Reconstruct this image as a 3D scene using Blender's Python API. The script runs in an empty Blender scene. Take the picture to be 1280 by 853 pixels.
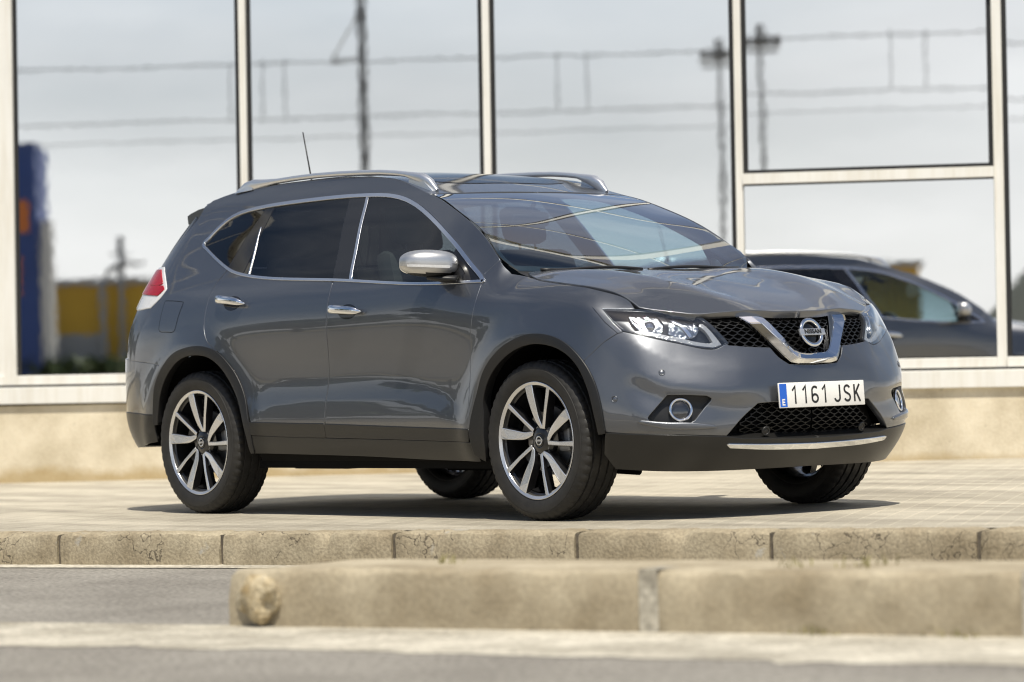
import bpy, bmesh, math, random
import numpy as np
from mathutils import Vector, Matrix
from mathutils.bvhtree import BVHTree
from mathutils.geometry import delaunay_2d_cdt
R = math.radians
random.seed(7); rng = np.random.default_rng(7)
scene = bpy.context.scene
COL = scene.collection

# ------------------------------------------------------------------ camera
CAM = (13.858071, -11.087134, .700767); YAW, PITCH, ROLL, FPX = 2.4636005, .0067747, -.0315813, 4502.888
fw = Vector((math.cos(PITCH)*math.cos(YAW), math.cos(PITCH)*math.sin(YAW), math.sin(PITCH)))
rt = Vector((math.sin(YAW), -math.cos(YAW), 0)); up = rt.cross(fw)
rt, up = rt*math.cos(ROLL)+up*math.sin(ROLL), up*math.cos(ROLL)-rt*math.sin(ROLL)
cam_data = bpy.data.cameras.new('camera'); cam = bpy.data.objects.new('camera', cam_data); COL.objects.link(cam)
cam.matrix_world = Matrix(((rt.x,up.x,-fw.x,CAM[0]),(rt.y,up.y,-fw.y,CAM[1]),(rt.z,up.z,-fw.z,CAM[2]),(0,0,0,1)))
cam_data.sensor_width = 36; cam_data.lens = FPX/1280*36; cam_data.clip_start = .1; cam_data.clip_end = 3000
cam_data.dof.use_dof = True; cam_data.dof.focus_distance = 16.9; cam_data.dof.aperture_fstop = 2.4
scene.camera = cam

# ------------------------------------------------------------------ sky, sun, exposure
SUN = Vector((.44, -.26, 1)).normalized()
world = bpy.data.worlds.new('World'); scene.world = world; world.use_nodes = True
wn = world.node_tree.nodes; wl = world.node_tree.links
sky = wn.new('ShaderNodeTexSky'); sky.sky_type = 'NISHITA'; sky.sun_disc = False
sky.sun_elevation = math.asin(SUN.z); sky.sun_rotation = math.atan2(SUN.x, SUN.y)
sky.dust_density = 1.2; sky.air_density = 1.0; sky.ozone_density = 1.2
tc = wn.new('ShaderNodeTexCoord'); mp = wn.new('ShaderNodeMapping'); mp.inputs['Scale'].default_value = (1, 1, 3.2)
nz = wn.new('ShaderNodeTexNoise'); nz.inputs['Scale'].default_value = 1.7; nz.inputs['Detail'].default_value = 7; nz.inputs['Roughness'].default_value = .58
rmp = wn.new('ShaderNodeValToRGB'); rmp.color_ramp.elements[0].position = .47; rmp.color_ramp.elements[1].position = .70
rmp.color_ramp.elements[0].color = (0, 0, 0, 1); rmp.color_ramp.elements[1].color = (1, 1, 1, 1)
mx = wn.new('ShaderNodeMixRGB'); mx.inputs['Color2'].default_value = (11.2, 11.4, 11.7, 1)   # white haze low down, thin cloud above
sz = wn.new('ShaderNodeSeparateXYZ'); hz = wn.new('ShaderNodeMapRange'); hz.interpolation_type = 'SMOOTHSTEP'
for k, v in (('From Min', .0), ('From Max', .27), ('To Min', .92), ('To Max', .06)): hz.inputs[k].default_value = v
cf = wn.new('ShaderNodeMath'); cf.operation = 'MULTIPLY_ADD'; cf.use_clamp = True; cf.inputs[1].default_value = .42
cs = wn.new('ShaderNodeMath'); cs.operation = 'SUBTRACT'; cs.inputs[1].default_value = .30
bg = wn['Background']; bg.inputs['Strength'].default_value = .08
wl.new(tc.outputs['Generated'], mp.inputs['Vector']); wl.new(mp.outputs['Vector'], nz.inputs['Vector'])
wl.new(tc.outputs['Generated'], sz.inputs[0]); wl.new(sz.outputs['Z'], hz.inputs['Value']); wl.new(nz.outputs['Fac'], rmp.inputs['Fac'])
wl.new(rmp.outputs['Color'], cs.inputs[0]); wl.new(cs.outputs[0], cf.inputs[0]); wl.new(hz.outputs[0], cf.inputs[2]); wl.new(cf.outputs[0], mx.inputs['Fac'])
n3 = wn.new('ShaderNodeTexNoise'); n3.inputs['Scale'].default_value = 2.6; n3.inputs['Detail'].default_value = 5; mp3 = wn.new('ShaderNodeMapping'); mp3.inputs['Scale'].default_value = (1, 1, 5)
r3 = wn.new('ShaderNodeValToRGB'); r3.color_ramp.elements[0].position = .32; r3.color_ramp.elements[1].position = .60; r3.color_ramp.elements[0].color = (9.6, 9.6, 9.7, 1); r3.color_ramp.elements[1].color = (14.6, 14.6, 14.6, 1)
wl.new(tc.outputs['Generated'], mp3.inputs['Vector']); wl.new(mp3.outputs['Vector'], n3.inputs['Vector']); wl.new(n3.outputs['Fac'], r3.inputs['Fac']); wl.new(r3.outputs['Color'], mx.inputs['Color2'])
wl.new(sky.outputs['Color'], mx.inputs['Color1']); wl.new(mx.outputs['Color'], bg.inputs['Color'])
sd = bpy.data.lights.new('sun', 'SUN'); sd.energy = 5.0; sd.angle = R(.5); sd.color = (1, .94, .82)
so = bpy.data.objects.new('sun', sd); COL.objects.link(so)
so.rotation_euler = (-SUN).to_track_quat('-Z', 'Y').to_euler(); so.location = (0, 0, 20)
scene.cycles.filter_width = 1.05
scene.view_settings.view_transform = 'Standard'; scene.view_settings.look = 'None'
scene.view_settings.exposure = 0.12; scene.view_settings.gamma = 1; scene.view_settings.use_curve_mapping = False

# ------------------------------------------------------------------ materials
def mat(name, col, rough=.5, metal=0, coat=0, spec=.5, nscale=0, namt=0, bump=0, bscale=40, coatrough=.02, col2=None, emit=None):
    m = bpy.data.materials.new(name); m.use_nodes = True; nt = m.node_tree; b = nt.nodes['Principled BSDF']
    b.inputs['Base Color'].default_value = (*col, 1); b.inputs['Roughness'].default_value = rough
    b.inputs['Metallic'].default_value = metal; b.inputs['Coat Weight'].default_value = coat
    b.inputs['Coat Roughness'].default_value = coatrough; b.inputs['Coat IOR'].default_value = 1.6; b.inputs['Specular IOR Level'].default_value = spec
    if nscale or bump:
        t = nt.nodes.new('ShaderNodeTexCoord')
    if nscale:
        n = nt.nodes.new('ShaderNodeTexNoise'); n.inputs['Scale'].default_value = nscale; n.inputs['Detail'].default_value = 8; n.inputs['Roughness'].default_value = .65
        r = nt.nodes.new('ShaderNodeValToRGB'); r.color_ramp.elements[0].position = .3; r.color_ramp.elements[1].position = .7
        c2 = col2 or tuple(min(1, c*(1+namt)) for c in col); c1 = col if col2 else tuple(c*(1-namt) for c in col)
        r.color_ramp.elements[0].color = (*c1, 1); r.color_ramp.elements[1].color = (*c2, 1)
        nt.links.new(t.outputs['Object'], n.inputs['Vector']); nt.links.new(n.outputs['Fac'], r.inputs['Fac']); nt.links.new(r.outputs['Color'], b.inputs['Base Color'])
    if bump:
        n2 = nt.nodes.new('ShaderNodeTexNoise'); n2.inputs['Scale'].default_value = bscale; n2.inputs['Detail'].default_value = 6
        bp = nt.nodes.new('ShaderNodeBump'); bp.inputs['Strength'].default_value = 1; bp.inputs['Distance'].default_value = bump
        nt.links.new(t.outputs['Object'], n2.inputs['Vector']); nt.links.new(n2.outputs['Fac'], bp.inputs['Height']); nt.links.new(bp.outputs['Normal'], b.inputs['Normal'])
    return m
def N(m, typ, **kw):
    n = m.node_tree.nodes.new(typ)
    for k, v in kw.items():
        if k in n.inputs: n.inputs[k].default_value = v
        else: setattr(n, k, v)
    return n
def L(m, a, b): m.node_tree.links.new(a, b)
def clear_glass(name, tint, gloss=(1, 1, 1), mul=1.6, base=.03):
    """clear pane: tinted see-through under a Fresnel mirror"""
    m = bpy.data.materials.new(name); m.use_nodes = True; nt = m.node_tree; nt.nodes.remove(nt.nodes['Principled BSDF'])
    tr = N(m, 'ShaderNodeBsdfTransparent', Color=(*tint, 1)); gl = N(m, 'ShaderNodeBsdfGlossy', Roughness=.0, Color=(*gloss, 1))
    ge = N(m, 'ShaderNodeNewGeometry'); dt = N(m, 'ShaderNodeVectorMath', operation='DOT_PRODUCT'); L(m, ge.outputs['Normal'], dt.inputs[0]); L(m, ge.outputs['Incoming'], dt.inputs[1])
    ab = N(m, 'ShaderNodeMath', operation='ABSOLUTE'); L(m, dt.outputs['Value'], ab.inputs[0]); om = N(m, 'ShaderNodeMath', operation='SUBTRACT'); om.inputs[0].default_value = 1; L(m, ab.outputs[0], om.inputs[1])
    pw = N(m, 'ShaderNodeMath', operation='POWER'); pw.inputs[1].default_value = 5; L(m, om.outputs[0], pw.inputs[0])
    fr = N(m, 'ShaderNodeMath', operation='MULTIPLY_ADD'); fr.inputs[1].default_value = .96; fr.inputs[2].default_value = .04; L(m, pw.outputs[0], fr.inputs[0]); ma = N(m, 'ShaderNodeMath', operation='MULTIPLY_ADD', use_clamp=True)
    ma.inputs[1].default_value = mul; ma.inputs[2].default_value = base
    mix = N(m, 'ShaderNodeMixShader'); L(m, fr.outputs[0], ma.inputs[0]); L(m, ma.outputs[0], mix.inputs[0])
    L(m, tr.outputs[0], mix.inputs[1]); L(m, gl.outputs[0], mix.inputs[2]); L(m, mix.outputs[0], nt.nodes['Material Output'].inputs[0])
    return m
M = {}
M['paint'] = mat('gunmetal_paint', (.138, .145, .160), .34, .92, coat=1)
def flakes(m):
    b = m.node_tree.nodes['Principled BSDF']; t = N(m, 'ShaderNodeTexCoord')
    v = N(m, 'ShaderNodeTexVoronoi', Scale=900.0); mxr = N(m, 'ShaderNodeMapRange'); mxr.inputs['To Min'].default_value = .30; mxr.inputs['To Max'].default_value = .46
    n = N(m, 'ShaderNodeTexNoise', Scale=3.0, Detail=2.0)
    L(m, t.outputs['Object'], v.inputs['Vector']); L(m, v.outputs['Color'], mxr.inputs['Value']); L(m, mxr.outputs[0], b.inputs['Roughness'])
flakes(M['paint'])
M['plastic'] = mat('black_grained_plastic', (.012, .012, .0125), .42, spec=.45, bump=.0002, bscale=900)
M['sill'] = mat('dark_grey_plastic', (.013, .0127, .0122), .30, spec=.5, bump=.0002, bscale=900)
M['gloss_black'] = mat('gloss_black', (.008, .008, .009), .08, spec=.6)
M['chrome'] = mat('chrome', (.82, .83, .85), .045, 1)
M['satin'] = mat('satin_chrome', (.74, .75, .78), .17, 1)
M['mirror_cap'] = mat('mirror_silver', (.60, .60, .60), .34, .85, coat=.35)
M['rail'] = mat('silver_rail', (.78, .79, .81), .33, .9, coat=.3)
M['alloy'] = mat('machined_alloy', (.72, .72, .73), .26, .85)
M['wheel_black'] = mat('wheel_black', (.013, .013, .014), .28, .2, coat=.4)
M['tyre'] = mat('tyre_rubber', (.014, .0135, .013), .58, spec=.4, nscale=14, col2=(.028, .026, .023), bump=.0004, bscale=300)
M['dark'] = mat('inner_dark', (.006, .006, .006), .8, spec=.1)
M['rubber'] = mat('seal_rubber', (.012, .012, .013), .55)
M['disc'] = mat('brake_steel', (.32, .31, .30), .38, .9, nscale=20, namt=.2)
M['cloth'] = mat('seat_cloth', (.008, .0085, .010), .85, nscale=120, namt=.3)
M['cabin'] = mat('cabin_trim', (.022, .023, .026), .6)
M['cabin_light'] = mat('cabin_lining', (.30, .30, .29), .8)
M['windscreen'] = clear_glass('windscreen_glass', (.56, .74, .83), mul=2.2, base=.03)
M['side_glass'] = clear_glass('side_glass', (.76, .86, .84), mul=1.4, base=.0)
M['privacy'] = clear_glass('privacy_glass', (.16, .175, .20), mul=1.3, base=.0)
M['lens'] = clear_glass('lamp_lens', (.93, .95, .97), mul=1.6, base=.03)
M['red_lens'] = mat('red_lens', (.32, .003, .011), .12, coat=.15, spec=.35, nscale=60, namt=.25)
M['white_lens'] = mat('white_lens', (.70, .70, .70), .08, coat=1, nscale=80, namt=.10)
M['reflector'] = mat('lamp_reflector', (.26, .275, .30), .14, 1, bump=.010, bscale=34)
M['led'] = mat('led_strip', (.50, .50, .50), .12, .5, bump=.004, bscale=60)
M['lamp_dark'] = mat('lamp_housing', (.03, .032, .036), .2, .4)
M['projector'] = mat('projector_glass', (.35, .38, .44), .03, .9)
M['mesh'] = mat('grille_black', (.005, .005, .0055), .42, spec=.5)
M['plate'] = mat('plate_white', (.78, .77, .74), .30, nscale=18, namt=.04)
M['plate_blue'] = mat('plate_blue', (.012, .11, .55), .3)
M['ink'] = mat('black_ink', (.012, .012, .012), .4)
M['inkw'] = mat('white_ink', (.8, .8, .8), .4)
M['amber'] = mat('amber', (.55, .25, .05), .15, coat=.5)

# ------------------------------------------------------------------ object helpers
def link(o, parent=None):
    COL.objects.link(o)
    if parent is not None: o.parent = parent
    return o
def tag(o, label=None, cat=None, group=None, kind=None):
    for k, v in (('label', label), ('category', cat), ('group', group), ('kind', kind)):
        if v: o[k] = v
    return o
def empty(name, loc=(0, 0, 0), mw=None):
    o = bpy.data.objects.new(name, None); COL.objects.link(o); o.empty_display_size = .2
    if mw is not None: o.matrix_world = mw
    else: o.location = loc
    return o
def mk(name, V, F, m, parent=None, normals=None, smooth=False, angle=None):
    me = bpy.data.meshes.new(name); me.from_pydata([tuple(map(float, v)) for v in V], [], [tuple(map(int, f)) for f in F])
    me.materials.append(m if not isinstance(m, str) else M[m])
    if smooth or normals is not None: me.polygons.foreach_set('use_smooth', [True]*len(me.polygons))
    me.validate(); me.update()
    if normals is not None: me.normals_split_custom_set([tuple(map(float, n)) for n in normals])
    elif angle is not None: me.set_sharp_from_angle(angle=R(angle))
    return link(bpy.data.objects.new(name, me), parent)
class Mesh:
    """collects boxes, tubes and lathes, links them as one object"""
    def __init__(s): s.V = []; s.F = []
    def add(s, V, F):
        k = len(s.V); s.V += [tuple(v) for v in V]; s.F += [tuple(i+k for i in f) for f in F]; return s
    def box(s, a, b, bev=0):
        (x0, y0, z0), (x1, y1, z1) = a, b
        if not bev:
            V = [(x0,y0,z0),(x1,y0,z0),(x1,y1,z0),(x0,y1,z0),(x0,y0,z1),(x1,y0,z1),(x1,y1,z1),(x0,y1,z1)]
            return s.add(V, [(3,2,1,0),(4,5,6,7),(0,1,5,4),(1,2,6,5),(2,3,7,6),(3,0,4,7)])
        bm = bmesh.new(); bmesh.ops.create_cube(bm, size=1)
        for v in bm.verts: v.co = Vector(((x0+x1)/2+v.co.x*(x1-x0), (y0+y1)/2+v.co.y*(y1-y0), (z0+z1)/2+v.co.z*(z1-z0)))
        bmesh.ops.bevel(bm, geom=list(bm.edges), offset=bev, segments=2, affect='EDGES', profile=.5)
        bm.verts.index_update(); s.add([v.co[:] for v in bm.verts], [[v.index for v in f.verts] for f in bm.faces]); bm.free(); return s
    def tube(s, pts, r, n=10, flat=1, upv=(0, 0, 1), cap=True):
        pts = [Vector(p) for p in pts]; rr = r if hasattr(r, '__len__') else [r]*len(pts); k = len(s.V)
        for i, p in enumerate(pts):
            t = (pts[min(i+1, len(pts)-1)]-pts[max(i-1, 0)]).normalized(); u = Vector(upv)
            if abs(t.dot(u)) > .95: u = Vector((1, 0, 0))
            a = t.cross(u).normalized(); b = a.cross(t)
            for j in range(n):
                th = 2*math.pi*j/n; q = p+a*math.cos(th)*rr[i]+b*math.sin(th)*rr[i]*flat; s.V.append(q[:])
        for i in range(len(pts)-1):
            for j in range(n):
                s.F.append((k+i*n+j, k+i*n+(j+1)%n, k+(i+1)*n+(j+1)%n, k+(i+1)*n+j))
        if cap:
            s.F.append(tuple(k+j for j in range(n))[::-1]); s.F.append(tuple(k+(len(pts)-1)*n+j for j in range(n)))
        return s
    def lathe(s, prof, n=64, mod=None):
        """profile of (radius, y) turned round the y axis"""
        k = len(s.V); m = len(prof)
        for j in range(n):
            th = 2*math.pi*j/n
            for i, (r, y) in enumerate(prof):
                rr = r if mod is None else r+mod(i, j)
                s.V.append((rr*math.sin(th), y, rr*math.cos(th)))
        for j in range(n):
            for i in range(m-1):
                a, b = k+j*m+i, k+((j+1)%n)*m+i; s.F.append((a, a+1, b+1, b))
        return s
    def build(s, name, m, parent=None, smooth=False, angle=None): return mk(name, s.V, s.F, m, parent, smooth=smooth, angle=angle)

# ---- smooth surfaces of the car -------------------------------------------------
def nspline(t, P, tt):
    """natural cubic spline through P (n,d) at knots t, sampled at tt"""
    t=np.asarray(t,float); P=np.asarray(P,float); n=len(t); h=np.diff(t)
    A=np.zeros((n,n)); B=np.zeros((n,)+P.shape[1:]); A[0,0]=A[-1,-1]=1
    for i in range(1,n-1):
        A[i,i-1]=h[i-1]; A[i,i]=2*(h[i-1]+h[i]); A[i,i+1]=h[i]
        B[i]=6*((P[i+1]-P[i])/h[i]-(P[i]-P[i-1])/h[i-1])
    M=np.linalg.solve(A,B.reshape(n,-1)).reshape(P.shape)
    k=np.clip(np.searchsorted(t,tt)-1,0,n-2); hk=h[k]; a=(t[k+1]-tt)/hk; b=(tt-t[k])/hk
    sh=(len(tt),)+(1,)*(P.ndim-1); a=a.reshape(sh); b=b.reshape(sh); hk=hk.reshape(sh)
    return a*P[k]+b*P[k+1]+((a**3-a)*M[k]+(b**3-b)*M[k+1])*hk**2/6
def tensor(G, nu, nv):
    """dense smooth grid through control grid G (u,v,3)"""
    G=np.asarray(G,float)
    ku=np.concatenate([[0],np.cumsum(np.linalg.norm(np.diff(G,axis=0),axis=2).mean(1))])
    kv=np.concatenate([[0],np.cumsum(np.linalg.norm(np.diff(G,axis=1),axis=2).mean(0))])
    U=nspline(ku,G,np.linspace(0,ku[-1],nu))
    V=nspline(kv,U.transpose(1,0,2),np.linspace(0,kv[-1],nv))
    return V.transpose(1,0,2)
def sstep(a,b,x):
    t=np.clip((x-a)/(b-a),0,1); return t*t*(3-2*t)
class Hull:
    def __init__(s,D,flip=False,keep=None):
        nu,nv,_=D.shape
        tu=np.gradient(D,axis=0); tv=np.gradient(D,axis=1)
        n=np.cross(tu,tv); n/=np.linalg.norm(n,axis=2,keepdims=True)+1e-12
        if flip:n=-n
        s.D=D; s.P=D.reshape(-1,3); s.N=n.reshape(-1,3)
        idx=np.arange(nu*nv).reshape(nu,nv)
        a,b,c,d=idx[:-1,:-1],idx[1:,:-1],idx[1:,1:],idx[:-1,1:]
        F=np.concatenate([np.stack([a,b,c],-1).reshape(-1,3),np.stack([a,c,d],-1).reshape(-1,3)])
        if keep is not None: F=F[keep(s.P[F].mean(1))]
        s.F=F; s.T=BVHTree.FromPolygons([tuple(p) for p in s.P],[tuple(map(int,f)) for f in F])
    def cast(s,o,d):
        h,_,i,_=s.T.ray_cast(Vector(o),Vector(d))
        if h is None: h,_,i,_=s.T.find_nearest(Vector(o)+Vector(d)*s.T.ray_cast(Vector(o),Vector(d))[3] if False else Vector(o))
        return s.at(h,i)
    def at(s,h,i):
        f=s.F[i]; A,B,C=s.P[f]; h=np.array(h)
        v0,v1,v2=B-A,C-A,h-A; d00,d01,d11,d20,d21=v0@v0,v0@v1,v1@v1,v2@v0,v2@v1
        den=d00*d11-d01*d01+1e-18; v=(d11*d20-d01*d21)/den; w=(d00*d21-d01*d20)/den
        n=s.N[f[0]]*(1-v-w)+s.N[f[1]]*v+s.N[f[2]]*w
        return h,n/np.linalg.norm(n)
    def near(s,p):
        h,_,i,_=s.T.find_nearest(Vector(p)); return s.at(h,i)
# side/nose wrap, right half (y<0).  Each station: list over rows of (x, halfwidth, z)
Zs=[.20,.33,.45,.60,.76,.90,1.00,1.12,1.26,1.42,1.55,1.67]
def side(x,w): return [(x,wi,zi) for wi,zi in zip(w,Zs)]
ST=[
 [(-2.20,0,.22),(-2.29,0,.34),(-2.325,0,.46),(-2.335,0,.60),(-2.33,0,.76),(-2.31,0,.90),(-2.29,0,1.0),(-2.25,0,1.12),(-2.18,0,1.26),(-2.08,0,1.42),(-2.0,0,1.55),(-1.95,0,1.67)],
 [(-2.16,.40,.22),(-2.26,.42,.34),(-2.30,.43,.46),(-2.305,.43,.60),(-2.30,.43,.76),(-2.285,.42,.90),(-2.265,.41,1.0),(-2.225,.40,1.12),(-2.16,.38,1.26),(-2.07,.35,1.42),(-1.99,.32,1.55),(-1.94,.30,1.67)],
 [(-2.06,.66,.22),(-2.17,.70,.34),(-2.22,.72,.46),(-2.23,.72,.60),(-2.225,.72,.76),(-2.21,.71,.90),(-2.19,.69,1.0),(-2.15,.66,1.12),(-2.09,.60,1.26),(-2.01,.53,1.42),(-1.94,.46,1.55),(-1.90,.42,1.67)],
 [(-1.90,.78,.22),(-2.00,.83,.34),(-2.05,.85,.46),(-2.06,.855,.60),(-2.06,.855,.76),(-2.05,.845,.90),(-2.035,.82,1.0),(-2.0,.775,1.12),(-1.95,.705,1.26),(-1.88,.62,1.42),(-1.83,.545,1.55),(-1.79,.50,1.67)],
 side(-1.68,[.82,.875,.895,.90,.903,.90,.878,.83,.752,.658,.575,.525]),
 side(-1.3525,[.83,.89,.91,.908,.912,.912,.893,.848,.768,.674,.590,.538]),
 side(-.95,[.83,.89,.908,.901,.904,.912,.900,.860,.780,.684,.600,.546]),
 side(-.40,[.83,.89,.903,.894,.899,.911,.902,.865,.785,.689,.604,.550]),
 side(.15,[.83,.89,.903,.893,.896,.908,.901,.865,.785,.689,.604,.550]),
 side(.70,[.83,.89,.903,.893,.898,.906,.896,.852,.768,.674,.592,.54]),
 side(1.05,[.83,.89,.906,.904,.906,.903,.880,.808,.728,.64,.56,.51]),
 side(1.3525,[.83,.89,.910,.913,.913,.902,.875,.82,.75,.66,.58,.53]),
 side(1.62,[.82,.88,.902,.905,.902,.885,.852,.79,.72,.64,.56,.51]),
 [(1.80,.79,.21),(1.83,.84,.32),(1.85,.868,.43),(1.84,.872,.56),(1.82,.866,.70),(1.79,.855,.84),(1.765,.825,.94),(1.70,.76,1.05),(1.6,.70,1.15),(1.5,.64,1.25),(1.4,.58,1.35),(1.3,.52,1.42)],
 [(1.95,.68,.205),(2.00,.73,.30),(2.03,.76,.40),(2.02,.76,.52),(1.99,.75,.64),(1.955,.735,.76),(1.925,.71,.86),(1.875,.675,.935),(1.72,.60,1.0),(1.6,.55,1.1),(1.5,.5,1.2),(1.4,.45,1.3)],
 [(2.05,.52,.20),(2.11,.56,.285),(2.145,.58,.38),(2.14,.58,.49),(2.115,.575,.60),(2.075,.56,.71),(2.055,.55,.81),(2.01,.53,.89),(1.82,.48,.95),(1.7,.44,1.05),(1.58,.4,1.15),(1.46,.36,1.25)],
 [(2.10,.35,.20),(2.165,.37,.28),(2.205,.385,.37),(2.21,.385,.475),(2.195,.38,.58),(2.16,.375,.69),(2.13,.37,.79),(2.085,.36,.88),(1.9,.32,.93),(1.77,.29,1.03),(1.64,.26,1.13),(1.5,.24,1.23)],
 [(2.125,.175,.20),(2.19,.185,.28),(2.235,.19,.37),(2.245,.19,.47),(2.24,.19,.575),(2.21,.185,.685),(2.172,.18,.785),(2.118,.178,.88),(1.95,.16,.93),(1.8,.14,1.03),(1.66,.13,1.13),(1.52,.12,1.23)],
 [(2.13,0,.20),(2.20,0,.28),(2.245,0,.37),(2.255,0,.47),(2.25,0,.575),(2.225,0,.685),(2.182,0,.785),(2.13,0,.88),(1.96,0,.93),(1.81,0,1.03),(1.67,0,1.13),(1.53,0,1.23)],
]
SG=np.array(ST,float); SG[:,:,1]*=-1
def build_side():
    D=tensor(SG,420,150)
    x,z=D[...,0],D[...,2]
    # flared arches, a tuck along the lower doors, a soft shoulder
    for cx in(1.3525,-1.3525):
        r=np.hypot(x-cx,z-.36); f=.020*np.exp(-((r-.47)/.075)**2)*sstep(.30,.5,np.abs(D[...,1])/.9*.5+.05)*(z<.95)
        f*=sstep(2.05,1.75,np.abs(x)); D[...,1]-=f
    # fender tops roll in towards the bonnet
    z0=np.interp(x,[.95,1.05,1.36,1.62,1.8],[1.03,1.01,.975,.945,.90])
    roll=7.5*np.clip(z-z0,0,.16)**2*sstep(.98,1.16,x)*sstep(1.95,1.75,x)
    D[...,1]=np.minimum(D[...,1]+roll,0)
    # ridge under the headlamp, hollow round the fog lamp
    # scalloped lower doors under a curved crease
    zt=.665-.085*np.clip(np.abs(x+.10)/.80,0,1.3)**4
    D[...,1]-=.012*np.clip((zt-z)/.11,0,1)*sstep(.38,.47,z)*sstep(-.97,-.72,x)*sstep(.93,.66,x)
    a=(x+D[...,1])/2**.5
    zu=np.interp(a,[.76,.85,.98,1.12,1.28],[.80,.755,.69,.668,.645]); zl=np.interp(a,[.80,.94,1.2,1.32],[.66,.60,.565,.565])
    f=np.where(z>zu, np.clip((zu+.13-z)/.13,0,1)**1.15, np.where(z>zl,1,1-1.25*sstep(zl+.01,zl-.09,z)+.25*sstep(zl-.10,zl-.20,z)))
    w=sstep(.70,.86,a)*sstep(1.42,1.24,a)*(z<.95)*(x>1.5)
    d=.017*f*w; D[...,0]+=d*.75; D[...,1]-=d*.66
    return Hull(D,flip=False,keep=lambda c:~((c[:,0]>1.15)&(c[:,2]>1.12)))
# ------------------------------------------------------------------ ground, road, pavement, kerbs
KD = Vector((.9379, .3470, 0)); KN = Vector((-.3470, .9379, 0)); KO = Vector((-.53, -2.556, 0))     # kerb line
def kp(s, d, z=0.0): return KO+KD*s+KN*d+Vector((0, 0, z))
def ground_mat(name, col, col2, nscale=3, fine=260, bump=.0015, rough=.85, ov=.55):
    m = mat(name, col, rough, spec=.3); b = m.node_tree.nodes['Principled BSDF']
    t = N(m, 'ShaderNodeTexCoord'); n1 = N(m, 'ShaderNodeTexNoise', Scale=nscale, Detail=8.0, Roughness=.6); n2 = N(m, 'ShaderNodeTexNoise', Scale=float(fine), Detail=3.0)
    r = N(m, 'ShaderNodeValToRGB'); r.color_ramp.elements[0].color = (*col, 1); r.color_ramp.elements[1].color = (*col2, 1); r.color_ramp.elements[0].position = .3; r.color_ramp.elements[1].position = .72
    mxx = N(m, 'ShaderNodeMixRGB', blend_type='OVERLAY'); mxx.inputs[0].default_value = ov
    L(m, t.outputs['Object'], n1.inputs['Vector']); L(m, t.outputs['Object'], n2.inputs['Vector']); L(m, n1.outputs['Fac'], r.inputs['Fac'])
    L(m, r.outputs['Color'], mxx.inputs['Color1']); L(m, n2.outputs['Fac'], mxx.inputs['Color2']); L(m, mxx.outputs['Color'], b.inputs['Base Color'])
    bp = N(m, 'ShaderNodeBump', Distance=bump, Strength=1.0); L(m, n2.outputs['Fac'], bp.inputs['Height']); L(m, bp.outputs['Normal'], b.inputs['Normal'])
    return m
M['asphalt'] = ground_mat('asphalt', (.175, .162, .142), (.275, .258, .228), 1.6, 46, .006, ov=1.0)
M['concrete'] = ground_mat('kerb_concrete', (.25, .205, .135), (.47, .41, .30), 3.2, 60, .002, ov=.3)
M['kerb_top'] = ground_mat('kerb_top_concrete', (.30, .265, .205), (.42, .385, .31), 4, 90, .004)
M['gutter'] = ground_mat('gutter_concrete', (.27, .245, .195), (.60, .56, .47), 2.6, 45, .003, ov=.7)
M['earth'] = ground_mat('dry_field', (.20, .17, .11), (.30, .26, .17), .15, 8, .02)
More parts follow.
